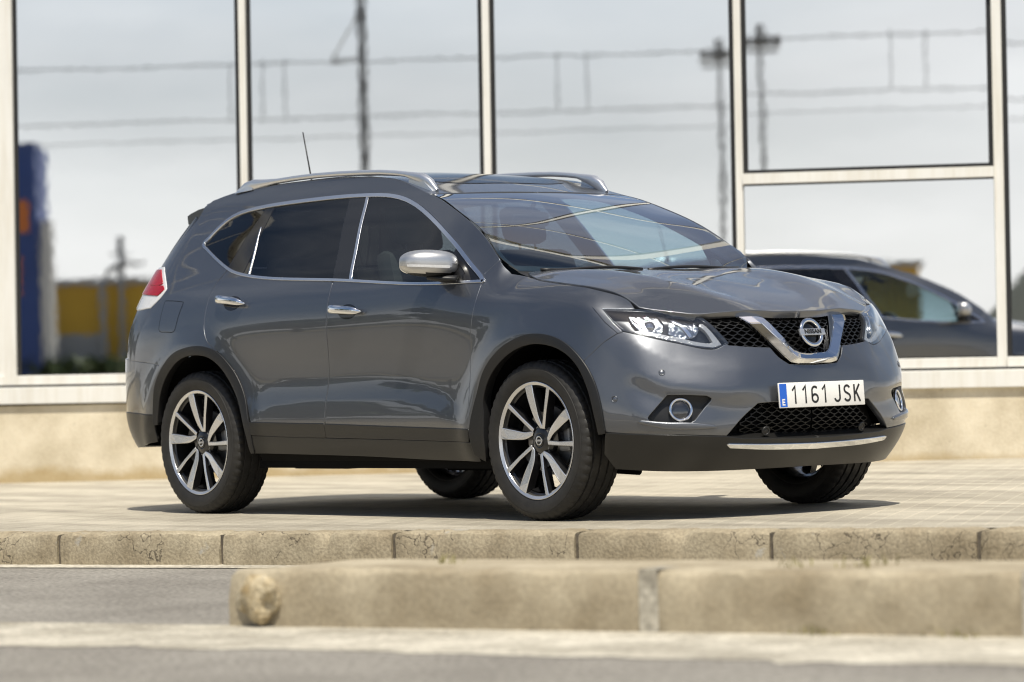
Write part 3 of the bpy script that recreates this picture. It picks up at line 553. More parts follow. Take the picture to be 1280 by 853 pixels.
hgo = hg.build('hedge', M['hedge']); hgo.matrix_world = far((46, -134.5, ZR)); tag(hgo, 'tall green hedge in front of the yellow hall', 'hedge')
# distant wooded hills all round
hv = Mesh(); n = 900; rg = np.random.default_rng(5)
def ridge(az): return 4+3*math.sin(az*3+1)+3.5*math.sin(az*7+.4)+2*math.sin(az*17)+24*math.exp(-((az+.966)/.033)**2)
for ring, (rad, k) in enumerate(((330, 0), (400, .75), (520, 1.0), (640, .2))):
    for i in range(n):
        az = 2*math.pi*i/n-math.pi; jit = (.5*math.sin(i*.83+1)+.45*math.sin(i*.31)+.35*math.sin(i*1.37+2)+.4*math.sin(i*.113)+.5*math.sin(i*2.3+1)+.4*math.sin(i*2.9))*(ring in (1, 2)); hv.V.append((rad*math.cos(az), rad*math.sin(az), ZR-.3+max(0, ridge(az)+2+jit*2)*k))
for ring in range(3):
    for i in range(n): a, b_ = ring*n+i, ring*n+(i+1)%n; hv.F.append((a, b_, b_+n, a+n))
M['hills'] = mat('wooded_hills', (.028, .038, .026), .9, nscale=.08, col2=(.055, .06, .045))
tag(hv.build('hills', M['hills'], smooth=True), kind='structure')
# ------------------------------------------------------------------ panels cut from the smooth hull
def cr(pts, n=8):
    """centripetal Catmull-Rom through an open list of 2D points"""
    P = [np.array(p, float) for p in pts]
    if len(P) < 3: return P
    P = [2*P[0]-P[1]]+P+[2*P[-1]-P[-2]]; out = []
    for i in range(1, len(P)-2):
        p0, p1, p2, p3 = P[i-1:i+3]; t = [0]
        for a, b in ((p0,p1),(p1,p2),(p2,p3)): t.append(t[-1]+max(1e-6, np.linalg.norm(b-a))**.5)
        for u in np.linspace(t[1], t[2], n, endpoint=False):
            A1 = (t[1]-u)/(t[1]-t[0])*p0+(u-t[0])/(t[1]-t[0])*p1; A2 = (t[2]-u)/(t[2]-t[1])*p1+(u-t[1])/(t[2]-t[1])*p2; A3 = (t[3]-u)/(t[3]-t[2])*p2+(u-t[2])/(t[3]-t[2])*p3
            B1 = (t[2]-u)/(t[2]-t[0])*A1+(u-t[0])/(t[2]-t[0])*A2; B2 = (t[3]-u)/(t[3]-t[1])*A2+(u-t[1])/(t[3]-t[1])*A3
            out.append((t[2]-u)/(t[2]-t[1])*B1+(u-t[1])/(t[2]-t[1])*B2)
    return out+[P[-2]]
def outline(segs, step=.015):
    """segs: list of point lists; one with >2 points is smoothed, corners lie where lists meet"""
    out = []; last = None
    for sg in segs:
        p = ([last] if last is not None else [])+[np.array(x, float) for x in sg]
        c = cr(p) if len(p) > 2 else p
        d = np.concatenate([[0], np.cumsum([np.linalg.norm(c[i+1]-c[i]) for i in range(len(c)-1)])]); n = max(1, int(round(d[-1]/step)))
        for u in np.linspace(0, d[-1], n+1)[(0 if last is None else 1):]:
            i = min(max(np.searchsorted(d, u)-1, 0), len(c)-2); f = (u-d[i])/(d[i+1]-d[i]+1e-12); out.append(c[i]*(1-f)+c[i+1]*f)
        last = p[-1]
    if np.linalg.norm(out[0]-out[-1]) > step*1.2:
        n = int(np.linalg.norm(out[0]-out[-1])/step)
        out += [out[-1]*(1-f)+out[0]*f for f in np.linspace(0, 1, n+1)[1:-1]]
    elif np.linalg.norm(out[0]-out[-1]) < step*.5: out.pop()
    return np.array(out)
def polyarea(p): x, y = p[:,0], p[:,1]; return .5*np.sum(x*np.roll(y,-1)-np.roll(x,-1)*y)
def ccw(p): return p if polyarea(p) > 0 else p[::-1]
def inside(q, p):
    q = np.atleast_2d(q); r = np.zeros(len(q), bool); n = len(p)
    for i in range(n):
        x1, y1 = p[i]; x2, y2 = p[(i+1)%n]
        c = ((y1 > q[:,1]) != (y2 > q[:,1])); r ^= c & (q[:,0] < (x2-x1)*(q[:,1]-y1)/((y2-y1) if y2 != y1 else 1e-12)+x1)
    return r
def inset(p, d):
    """offset a closed outline inwards"""
    p = ccw(np.asarray(p)); t = np.roll(p,-1,0)-np.roll(p,1,0); t /= np.linalg.norm(t,axis=1,keepdims=True)+1e-12
    return p+np.stack([-t[:,1], t[:,0]],1)*(d if np.isscalar(d) else np.asarray(d)[:,None])
def tri(outer, holes=(), grid=.028):
    outer = ccw(outer); loops = [outer]+[ccw(h) for h in holes]; V = [tuple(v) for l in loops for v in l]; E = []; k = 0
    for l in loops: n = len(l); E += [(k+i, k+(i+1)%n) for i in range(n)]; k += n
    lo, hi = outer.min(0), outer.max(0); X, Y = np.meshgrid(np.arange(lo[0], hi[0], grid), np.arange(lo[1], hi[1], grid*.9)); X = X+(np.arange(X.shape[0])%2)[:,None]*grid/2
    q = np.stack([X.ravel(), Y.ravel()], 1); keep = inside(q, outer)
    for h in loops[1:]: keep &= ~inside(q, h)
    q = q[keep]; B = np.array(V)
    if len(q): q = q[[np.min(np.sum((B-a)**2, 1)) > (grid*.45)**2 for a in q]]
    V += [tuple(a) for a in q]
    vs, _, fs, ov, _, _ = delaunay_2d_cdt([Vector(v) for v in V], E, [], 0, 1e-7)
    P = np.array([v[:] for v in vs]); c = np.array([P[list(f)].mean(0) for f in fs]); ok = inside(c, outer)
    for h in loops[1:]: ok &= ~inside(c, h)
    F = [tuple(f) for f, o in zip(fs, ok) if o]
    inv = {}
    for i, o in enumerate(ov):
        for j in o: inv[j] = i
    k = 0; L2 = []
    for l in loops: L2.append([inv[k+i] for i in range(len(l))]); k += len(l)
    return P, F, L2
r2 = 2**.5
HS = build_side()
def p_side(p): return HS.cast((p[0], -3, p[1]), (0, 1, 0))
def p_nose(p): return HS.cast((p[0]/r2+3/r2, p[0]/r2-3/r2, p[1]), (-1/r2, 1/r2, 0))
def p_tail(p): return HS.cast((-p[0]/r2-3/r2, p[0]/r2-3/r2, p[1]), (1/r2, 1/r2, 0))     # p[0] = (-x+y)/sqrt2
def p_front(p): return HS.cast((5, min(p[0], -.0005), p[1]), (-1, 0, 0))
def p_back(p): return HS.cast((-5, min(p[0], -.0005), p[1]), (1, 0, 0))
def surface(outer, proj, holes=(), grid=.028, off=0., flange=.014, rnd=.0032, mid=False):
    """verts, faces, loop normals of a sheet-metal panel with rounded, turned-in edges"""
    P, F, loops = tri(outer, holes, grid); V = []; Nn = []
    for p in P:
        h, n = proj(p)
        if mid and abs(h[1]) < .004: n = n*np.array([1, 0, 1]); n /= np.linalg.norm(n); h = np.array([h[0], 0., h[2]])
        V.append(h+n*off); Nn.append(n)
    V = [np.array(v) for v in V]; FF = []; LN = []
    for f in F:
        a, b, c = (V[i] for i in f)
        if np.dot(np.cross(b-a, c-a), Nn[f[0]]+Nn[f[1]]+Nn[f[2]]) < 0: f = f[::-1]
        FF.append(f); LN += [Nn[i] for i in f]
    if flange:
        for li, l in enumerate(loops):
            n = len(l); base = len(V); pts = np.array([V[i] for i in l]); nor = np.array([Nn[i] for i in l])
            tn = np.roll(pts,-1,0)-np.roll(pts,1,0); tn /= np.linalg.norm(tn,axis=1,keepdims=True)+1e-12
            o = np.cross(tn, nor); o /= np.linalg.norm(o,axis=1,keepdims=True)+1e-12
            c2 = np.array([P[i] for i in l]).mean(0)
            if np.sum((pts-pts.mean(0))*o) < 0: o = -o
            if li: o = -o
            R1 = pts+o*rnd*.7-nor*rnd*.3; R2 = pts+o*rnd-nor*rnd; R3 = pts+o*rnd-nor*(rnd+flange)
            V += list(R1)+list(R2)+list(R3); N1 = nor*.8+o*.6; N2 = o*.98+nor*.2; NN = [nor, N1, N2, o]
            idx = [l, list(range(base, base+n)), list(range(base+n, base+2*n)), list(range(base+2*n, base+3*n))]
            for i in range(n):
                j = (i+1)%n
                if mid and abs(pts[i][1]) < .003 and abs(pts[j][1]) < .003: continue
                for k in range(3):
                    f = (idx[k][i], idx[k][j], idx[k+1][j], idx[k+1][i]); q = [V[t] for t in f]; ln = [NN[k][i], NN[k][j], NN[k+1][j], NN[k+1][i]]
                    if np.dot(np.cross(q[1]-q[0], q[2]-q[0])+np.cross(q[2]-q[0], q[3]-q[0]), sum(ln)) < 0: f = f[::-1]; ln = ln[::-1]
                    FF.append(f); LN += ln
    out = []; ln = []; k = 0; seen = set()
    for f in FF:
        key = frozenset(f)
        if len(key) == len(f) and key not in seen: seen.add(key); out.append(f); ln += LN[k:k+len(f)]
        k += len(f)
    return V, out, ln
def mirror(V, F, LN=None):
    V2 = [np.array([v[0], -v[1], v[2]]) for v in V]; F2 = [tuple(f)[::-1] for f in F]
    if LN is None: return V2, F2, None
    L2 = []; k = 0
    for f in F: L2 += [np.array([n[0], -n[1], n[2]]) for n in LN[k:k+len(f)][::-1]]; k += len(f)
    return V2, F2, L2
def pair(name, VFN, m, parent, **kw):
    """the same part on the right and the left of the car"""
    V, F, LN = (VFN+(None,))[:3] if len(VFN) == 2 else VFN
    pr = parent if isinstance(parent, tuple) else (parent, parent)
    a = mk(name, V, F, m, pr[0], LN, **kw); V2, F2, L2 = mirror(V, F, LN); b = mk(name, V2, F2, m, pr[1], L2, **kw); return (a, b)
def joined(name, VFN, m, parent):
    """both halves as one part across the centre line"""
    V, F, LN = VFN; V2, F2, L2 = mirror(V, F, LN); k = len(V)
    return mk(name, list(V)+list(V2), list(F)+[tuple(i+k for i in f) for f in F2], m, parent, list(LN)+list(L2))
def panel(name, segs, proj, m, parent, two=True, step=.015, **kw):
    o = outline(segs, step) if isinstance(segs, list) else segs
    d = surface(o, proj, **kw)
    return pair(name, d, m, parent) if two else joined(name, d, m, parent)

car = empty('car', (0, 0, 0))
tag(car, 'dark grey metallic family SUV parked at an angle on the pavement', 'car')

# ---- side ---------------------------------------------------------------------------
CHR = outline([[(.942,1.088)],[(.930,1.104),(.811,1.180),(.642,1.284),(.373,1.42),(.152,1.503),(-.023,1.542),(-.317,1.561),(-.723,1.562),(-1.136,1.549),(-1.34,1.527),(-1.425,1.498),(-1.483,1.455),(-1.527,1.408),(-1.553,1.384),(-1.548,1.366),(-1.48,1.336),(-1.3,1.265),(-1.142,1.214),(-.968,1.184),(-.739,1.162),(-.163,1.132),(.507,1.090),(.942,1.085)]], .012)
CHR = ccw(CHR)
FA = [(.922,.408),(.967,.58),(1.032,.69),(1.159,.782),(1.32,.833),(1.421,.840),(1.533,.823),(1.626,.783),(1.715,.711),(1.777,.622),(1.815,.504),(1.822,.397)]
RA = [(-1.74,.49),(-1.695,.655),(-1.622,.741),(-1.509,.814),(-1.367,.845),(-1.237,.847),(-1.116,.817),(-1.022,.754),(-.95,.68),(-.892,.582),(-.852,.461)]
body = panel('body_side', [[(.928,1.111),(.918,1.127)],[(.975,1.187)],[(.825,1.293),(.676,1.376),(.367,1.500),(.262,1.528)],[(.10,1.572),(-.041,1.612),(-.2,1.634),(-.4,1.648),(-.8,1.655),(-1.2,1.648),(-1.5,1.628),(-1.66,1.603)],[(-1.72,1.575)],[(-1.74,1.515),(-1.915,1.279)],[(-1.87,1.268)],[(-1.725,1.148)],[(-1.83,1.055)],[(-2.03,1.05)],[(-2.045,.90),(-2.03,.795)],[(-1.82,.778),(-1.665,.764)],[(-1.622,.741),(-1.509,.814),(-1.367,.845),(-1.237,.847),(-1.120,.819)],[(-1.20,.862),(-1.248,.925),(-1.262,.98),(-1.260,1.13),(-1.198,1.238)],
    [(-1.3,1.262),(-1.48,1.333),(-1.552,1.366),(-1.560,1.385),(-1.532,1.412),(-1.488,1.460),(-1.425,1.504),(-1.34,1.532),(-1.136,1.554),(-.723,1.567),(-.317,1.566),(-.023,1.547),(.152,1.508),(.373,1.425),(.642,1.289),(.811,1.185)]], p_side, 'paint', car)
rear_door = panel('rear_door', [[(-.209,1.130),(-.207,1.064),(-.205,.937),(-.207,.80),(-.231,.537),(-.236,.452)],[(-.5,.456),(-.840,.463)],[(-.888,.582),(-.946,.683),(-1.020,.757),(-1.112,.820)],[(-1.194,.866),(-1.240,.925),(-1.254,.98),(-1.252,1.128),(-1.192,1.226)],[(-1.142,1.209),(-.968,1.180),(-.739,1.158)]], p_side, 'paint', car)
front_door = panel('front_door', [[(.926,1.088),(.930,1.006),(.919,.906),(.905,.80),(.902,.58),(.902,.418)],[(.6,.426),(-.227,.450)],[(-.222,.537),(-.198,.80),(-.196,.937),(-.198,1.064),(-.200,1.130)],[(.2,1.109),(.507,1.086)]], p_side, 'paint', car)
HE = [(1.06,.675,1.124),(1.16,.735,1.105),(1.275,.768,1.084),(1.40,.777,1.068),(1.517,.772,1.053),(1.62,.757,1.038),(1.727,.722,1.010),(1.80,.705,.975),(1.855,.697,.940)]
fender = panel('front_wing', [[(.932,1.094),(.936,1.006),(.925,.906),(.911,.80),(.908,.58),(.908,.418)],[(.926,.418)],FA[1:9],[(1.797,.789)],[(1.855,.836)],[(1.808,.884),(1.757,.938)],[(1.80,.936),(1.852,.934)],[(1.80,.970),(1.727,1.003),(1.62,1.031),(1.517,1.046),(1.40,1.061),(1.275,1.077),(1.16,1.098),(1.06,1.117)],[(1.01,1.155),(.979,1.182)],[(.923,1.125)]], p_side, 'paint', car)
panel('door_trim', [[(-.236,.448),(-.238,.384)],[(-.5,.388),(-.846,.399)],[(-.853,.43),(-.848,.459)],[(-.5,.451)]], p_side, 'sill', rear_door, off=.006)
panel('door_trim', [[(-.230,.446),(-.232,.384)],[(.3,.374),(.893,.360)],[(.902,.414)],[(.6,.421)]], p_side, 'sill', front_door, off=.006)
panel('sill_trim', [[(-.857,.392),(-.5,.382),(.3,.367),(.906,.353)],[(.912,.34)],[(.930,.268)],[(.55,.276),(.065,.292),(-.6,.304),(-.862,.308)]], p_side, 'sill', car, off=.002, flange=.05)
FI = [(.985,.33),(1.000,.469),(1.006,.557),(1.065,.656),(1.184,.742),(1.332,.790),(1.47,.793),(1.6,.757),(1.69,.690),(1.752,.58),(1.785,.44),(1.787,.390)]
panel('wheel_arch_trim', [[(.913,.30)],[(.911,.412)]+[(x-.004*(x<1.3)*-1, z-.004) for x, z in FA[1:]],[(1.787,.388)],FI[::-1][1:],[(.965,.27)]], p_side, 'plastic', car, off=.008, flange=.05, grid=.02)
RI = [(-1.713,.455),(-1.705,.492),(-1.660,.617),(-1.580,.712),(-1.445,.787),(-1.306,.806),(-1.176,.790),(-1.078,.737),(-.990,.644),(-.927,.546),(-.880,.413),(-.872,.31)]
panel('wheel_arch_trim', [[(-1.744,.455),(-1.742,.49)],[(x, z-.004) for x, z in RA[1:]],[(-.848,.40),(-.850,.31)],[(-.872,.308)],RI[::-1][1:]], p_side, 'plastic', car, off=.008, flange=.05, grid=.02)
panel('fuel_flap', [[(-1.693,1.086),(-1.60,1.082),(-1.503,1.074)],[(-1.518,1.0),(-1.530,.935),(-1.545,.928),(-1.61,.930),(-1.672,.934),(-1.686,.945)],[(-1.690,1.0)]], p_side, 'paint', body, off=.0012, flange=.001, rnd=.003)
gap = inset(outline([[(-1.693,1.086),(-1.60,1.082),(-1.503,1.074)],[(-1.518,1.0),(-1.530,.935),(-1.545,.928),(-1.61,.930),(-1.672,.934),(-1.686,.945)],[(-1.690,1.0)]], .015), -.0045)
panel('flap_gap', gap, p_side, 'dark', body, off=.0006, flange=0)
# windows
tq = np.roll(CHR,-1,0)-np.roll(CHR,1,0); w_in = np.where((tq[:,0] > 0), .0095, .0145)
for _ in range(6): w_in = (np.roll(w_in,1)+w_in*2+np.roll(w_in,-1))/4
inner = inset(CHR, w_in)
V, F, LN = surface(CHR, p_side, [inner], off=.006, flange=.012, rnd=.002, grid=.02); pair('window_trim', (V, F, LN), 'satin', car)
back = inset(CHR, .008)
def split(x0a, x1a, x0b, x1b):
    """piece of the window opening between two slanted lines (x at z=1.10, x at z=1.56)"""
    P, n = inner, len(inner); out = []
    def clip(poly, xa, xb, keep):
        r = []; g = lambda p: keep*(p[0]-(xa+(xb-xa)*(p[1]-1.10)/.46))
        for i in range(len(poly)):
            a, b = poly[i], poly[(i+1)%len(poly)]; ga, gb = g(a), g(b)
            if ga >= 0: r.append(a)
            if ga*gb < 0: r.append(a+(b-a)*ga/(ga-gb))
        return np.array(r)
    o = clip(P, x0a, x0b, 1); o = clip(o, x1a, x1b, -1)
    d = np.linalg.norm(np.roll(o,-1,0)-o, axis=1); res = []
    for i in range(len(o)):
        res.append(o[i]); k = int(d[i]/.018)
        res += [o[i]+(o[(i+1)%len(o)]-o[i])*j/(k+1) for j in range(1, k+1)]
    res = np.array(res); return res[np.linalg.norm(np.roll(res,-1,0)-res,axis=1) > .002]
panel('quarter_window', split(-1.70, -1.255, -1.70, -1.105), p_side, 'privacy', car, off=-.002, flange=0, grid=.03)
panel('rear_pillar_trim', split(-1.251, -1.03, -1.101, -1.035), p_side, 'gloss_black', car, off=-.001, flange=.01, grid=.03)
rw = panel('rear_door_window', split(-1.028, -.196, -1.033, -.40), p_side, 'privacy', rear_door, off=-.003, flange=0, grid=.03)
panel('centre_pillar_trim', split(-.192, -.062, -.396, -.262), p_side, 'gloss_black', front_door, off=-.001, flange=.01, grid=.03)
sl_ = split(.66, 1.2, .66, 1.2)
panel('front_door_window', split(-.036, .665, -.236, .70), p_side, 'side_glass', front_door, off=-.003, flange=0, grid=.03)
panel('mirror_base', sl_, p_side, 'gloss_black', front_door, off=-.0015, flange=.01, grid=.03)
V, F, LN = surface(split(-.058, -.042, -.258, -.242), p_side, off=.002, flange=.006, grid=.02); pair('pillar_strip', (V, F, LN), 'satin', front_door)
V, F, LN = surface(outline([[(-.971,1.20)],[(-1.062,1.437)],[(-1.065,1.435)],[(-.977,1.198)]], .012), p_side, off=.002, flange=.006); pair('window_strip', (V, F, LN), 'satin', rear_door)
# door handles: a chrome bow over a dark recess
def handle(xa, xb, za, zb, parent):
    P = []; n = 14
    for i in range(n+1):
        f = i/n; x = xa+(xb-xa)*f; z = za+(zb-za)*f; h, nn = p_side((x, z)); bow = .022+.020*math.sin(math.pi*min(1, max(0, f)))**.6; P.append(h+nn*bow*(1 if 0 < i < n else .35))
    ms = Mesh(); ms.tube(P, [.011]+[.019 if i < n*.6 else .017 for i in range(1, n)]+[.009], 14, flat=.42, upv=(0, 1, 0)) if False else None
    V = []; F = []; m = 16
    for i, p in enumerate(P):
        f = i/n; hw = (.0205-.004*f)*(1-abs(2*f-1)**6)**.5+.002; th = .010*(1-abs(2*f-1)**8)+.002
        for j in range(m):
            a = 2*math.pi*j/m; V.append(p+np.array([0, -math.cos(a)*th, math.sin(a)*hw]))
    for i in range(n):
        for j in range(m): F.append((i*m+j, i*m+(j+1)%m, (i+1)*m+(j+1)%m, (i+1)*m+j))
    F += [tuple(range(m))[::-1], tuple(n*m+j for j in range(m))]
    h_ = pair('door_handle', (V, F), 'chrome', parent, smooth=True)
    xm, zm = xa+(xb-xa)*.52, (za+zb)/2-.004
    rec = np.array([(xm+.072*math.cos(t), zm+.036*math.sin(t)) for t in np.linspace(0, 2*math.pi, 28, endpoint=False)])
    panel('handle_recess', rec, p_side, 'gloss_black', parent, off=.0012, flange=0, grid=.02)
handle(-1.160, -.905, 1.070, 1.047, rear_door); handle(-.165, .088, .994, .978, front_door)

# ---- bonnet, roof, windscreen -----------------------------------------------------------
class TPS:
    def __init__(s, P, lam=1e-5):
        P = np.array(P, float); s.X = P[:,:2]; n = len(P); K = s.phi(s.X, s.X)+lam*np.eye(n); Q = np.hstack([np.ones((n,1)), s.X]); A = np.block([[K, Q],[Q.T, np.zeros((3,3))]]); s.w = np.linalg.solve(A, np.concatenate([P[:,2], np.zeros(3)]))
    def phi(s, a, b): d2 = ((a[:,None]-b[None])**2).sum(-1); return .5*d2*np.log(d2+1e-12)
    def __call__(s, x, y): q = np.array([[x, y]]); return float((s.phi(q, s.X)@s.w[:-3]+s.w[-3]+q[0]@s.w[-2:])[0])
def height(T):
    def f(p):
        x, y = p; z = T(x, y); e = .004; n = np.array([-(T(x+e,y)-T(x-e,y))/(2*e), -(T(x,y+e)-T(x,y-e))/(2*e), 1.]); return np.array([x, y, z]), n/np.linalg.norm(n)
    return f
hp = [(x, s*y, z) for x, y, z in HE+[(1.95,.60,.918),(2.02,.51,.904),(2.085,.34,.902),(2.125,.17,.905),
      (1.14,.42,1.134),(1.4,.43,1.112),(1.65,.41,1.068),(1.85,.37,1.014),(2.0,.32,.955),(1.25,.6,1.121),(1.5,.60,1.082),(1.72,.57,1.033),(1.88,.53,.980),
      (1.3,.28,1.116),(1.6,.27,1.066),(1.85,.22,1.003)] for s in (1, -1)]+[(1.14,0,1.134),(1.3,0,1.117),(1.5,0,1.088),(1.7,0,1.046),(1.85,0,1.006),(2.0,0,.957),(2.08,0,.928),(2.135,0,.906)]
class Bonnet(TPS):
    def __call__(s, x, y):      # two crisp creases running from the screen to the V
        d = abs(y)-float(np.interp(x, [1.1,1.5,1.8,2.0,2.12], [.52,.475,.415,.335,.285])); w = .15 if d < 0 else .17
        t = max(0., 1-math.sqrt(d*d+1.2e-4)/w); return TPS.__call__(s, x, y)+.013*t*float(sstep(1.06, 1.65, x))
HB = height(Bonnet(hp, 2e-6))
bon = outline([[(1.135,0),(1.125,-.3),(1.085,-.55),(1.058,-.668)],[(x, -y+.004) for x, y, z in HE[1:]],[(1.95,-.60),(2.02,-.512),(2.085,-.34),(2.125,-.17),(2.138,0)]], .018)
V, F, LN = surface(bon, HB, mid=True, flange=.03, grid=.03); joined('bonnet', (V, F, LN), 'paint', car)
re_ = [(.262,1.526),(.10,1.572),(-.041,1.612),(-.2,1.634),(-.4,1.648),(-.8,1.655),(-1.2,1.648),(-1.5,1.628),(-1.72,1.585)]
rc_ = [(.32,1.540),(.18,1.577),(.05,1.606),(-.2,1.652),(-.5,1.682),(-.9,1.690),(-1.3,1.672),(-1.72,1.612)]
rp = []
for x, z in re_: h, _ = p_side((x, z)); rp += [(x, h[1]+.006, z+.004), (x, -h[1]-.006, z+.004)]
ye = [abs(p[1]) for p in rp[::2]]
for x, z in rc_:
    zed = np.interp(-x, [-p[0] for p in re_], [p[1] for p in re_]); rp += [(x, 0, z), (x, .28, z-(z-zed)*.25), (x, -.28, z-(z-zed)*.25)]
RB = height(TPS(rp, 2e-6))
rf = outline([[(.318,0),(.305,-.28),(.258,-ye[0]+.006)],[(x, -y+.004) for (x, z), y in zip(re_[1:], ye[1:])],[(-1.74,-.25),(-1.74,0)]], .02)
V, F, LN = surface(rf, RB, mid=True, grid=.035); roof = joined('roof', (V, F, LN), 'paint', car)
sr = outline([[(.10,0),(.09,-.25),(.04,-.40)],[(-.3,-.42),(-1.15,-.42)],[(-1.2,0)]], .02)
V, F, LN = surface(sr, RB, mid=True, off=.003, flange=.004, grid=.05); joined('sunroof', (V, F, LN), 'gloss_black', roof)
we = [(1.035,-.712,1.132)]+[tuple(p_side(p)[0]+np.array([.004,.012,0])) for p in ((.975,1.187),(.825,1.293),(.676,1.376),(.52,1.441),(.367,1.500),(.262,1.528))]
wv = np.concatenate([[0], np.cumsum([np.linalg.norm(np.subtract(we[i+1], we[i])) for i in range(6)])]); wv /= wv[-1]
def WS(p):
    def P(u, v):
        vv = np.array([min(max(v, 0), 1)]); e = nspline(wv, np.array(we), vv)[0]+min(v, 0)*np.array([-.5, 0, .25]); t = v
        cx, cz = 1.185*(1-t)+.325*t, 1.108*(1-t)+1.536*t; c = np.array([cx, 0, cz])+np.array([.35, 0, .93])*.034*4*t*(1-t); u2 = u*u
        return np.array([c[0]+(e[0]-c[0])*u2, -e[1]*u, c[2]+(e[2]-c[2])*u2])
    u, v = p; e = 2e-3; n = np.cross(P(u+e, v)-P(u-e, v), P(u, v+e)-P(u, v-e)); n /= np.linalg.norm(n); return P(u, v), (n if n[2] > 0 else -n)
def param_patch(name, f, us, vs, m, parent, off=0):
    V = []; Nn = []; F = []
    for v in vs:
        for u in us: h, n = f((u, v)); V.append(h+n*off); Nn.append(n)
    k = len(us)
    for j in range(len(vs)-1):
        for i in range(k-1): F.append((j*k+i, j*k+i+1, (j+1)*k+i+1, (j+1)*k+i))
    a, b, c = V[F[0][0]], V[F[0][1]], V[F[0][2]]
    if np.dot(np.cross(b-a, c-a), Nn[0]) < 0: F = [f_[::-1] for f_ in F]
    return mk(name, V, F, m, parent, [Nn[i] for f_ in F for i in f_])
ws = param_patch('windscreen', WS, np.linspace(-.99, .99, 41), np.linspace(.0, .99, 31), 'windscreen', car)
for s in (-1, 1): param_patch('screen_border', WS, np.linspace(s*.962, s*.993, 4), np.linspace(0, 1, 31), 'rubber', ws, -.002)
param_patch('screen_border', WS, np.linspace(-1.0, 1.0, 41), np.linspace(.965, 1.0, 3), 'rubber', ws, -.002)
param_patch('screen_border', WS, np.linspace(-1.0, 1.0, 41), np.linspace(-.04, .055, 4), 'rubber', ws, -.003)
param_patch('sensor_housing', WS, np.linspace(-.11, .11, 9), np.linspace(.80, .965, 5), 'dark', ws, -.012)
for y0, y1, a0 in ((-.05, .58, .0), (-.60, -.08, .0)):   # wiper arms parked at the foot of the screen
    P = [WS((u, .015+.02*math.sin((u-y0)/(y1-y0)*math.pi)))[0]+np.array([.012, 0, .012]) for u in np.linspace(y0/.69, y1/.69, 14)]
    Mesh().tube(P, .007, 8).build('wiper', M['plastic'], car, smooth=True)
cw = Mesh()   # cowl under the screen
cu = np.linspace(-.985, .985, 41); cv = [WS((u, .02))[0]-np.array([0, 0, .014]) for u in cu]; k = len(cv)
cw.add([v for v in cv]+[np.array([v[0]+.11, v[1], min(v[2]-.035, 1.100)]) for v in cv], [(i, k+i, k+i+1, i+1) for i in range(k-1)]); cw.build('cowl', M['plastic'], car)

# ---- front ------------------------------------------------------------------------------
GL = [(1.204,.757),(1.347,.746),(1.375,.742)]
def tof(x, z): h, _ = p_side((x, z)); return ((-h[0]+h[1])/r2, h[2])
def cen(z0, z1, n=8):
    return [(HS.cast((5, -.0006, z), (-1, 0, 0))[0][0]/r2-.0003, z) for z in np.linspace(z0, z1, n)]
def tcen(z0, z1, n=6): return [(-HS.cast((-5, -.0006, z), (1, 0, 0))[0][0]/r2-.0003, z) for z in np.linspace(z0, z1, n)]
def aof(x, z): h, _ = p_side((x, z)); return ((h[0]+h[1])/r2, h[2])
bump = outline([[aof(1.859,.832)],[aof(1.801,.786)],[aof(1.719,.708)],[aof(1.780,.620),aof(1.818,.504),aof(1.825,.399)],[(.752,.390),(.978,.379),(1.19,.366)],[(1.264,.448),(1.329,.504)],[(1.40,.507),(1.50,.508)]+cen(.508,.509,1),cen(.52,.660),[(1.53,.662),(1.466,.666)],[(1.42,.700),(1.385,.742)],[(1.30,.747),(1.208,.757)],[(1.200,.763)],[(1.144,.740),(.984,.772),(.85,.806)]], .014)
fogh = outline([[(.940,.553),(1.02,.551),(1.112,.544)],[(1.135,.528),(1.10,.485),(1.06,.434)],[(1.03,.421),(.94,.428),(.86,.438)],[(.850,.450),(.89,.50)]], .012)
V, F, LN = surface(bump, p_nose, [fogh], mid=True, grid=.022, flange=.03); fb = joined('front_bumper', (V, F, LN), 'paint', car)
skirt = outline([[aof(1.825,.392),(.752,.384),(.978,.373),(1.19,.359)],[(1.253,.349)],[(1.40,.343),(1.50,.339)]+cen(.338,.338,1),cen(.33,.214),[(1.341,.213),(1.084,.214),(.86,.222),(.70,.235)],[(.655,.30)]], .014)
V, F, LN = surface(skirt, p_nose, mid=True, grid=.024, off=.004, flange=.06); sk = joined('front_skirt', (V, F, LN), 'sill', car)
strip = outline([[(1.19,.329),(1.35,.321),(1.50,.317)]+cen(.316,.316,1),cen(.312,.297,3),[(1.50,.299),(1.35,.304),(1.20,.317)]], .012)
V, F, LN = surface(strip, p_nose, mid=True, grid=.02, off=.014, flange=.02, rnd=.005); joined('chrome_strip', (V, F, LN), 'chrome', sk)
fc = outline([[(.815,.438),(.93,.424),(1.04,.419),(1.145,.405)],[(1.04,.404),(.93,.409)]], .012)
panel('bumper_blade', fc, p_nose, 'paint', fb, off=.010, flange=.01, rnd=.009)
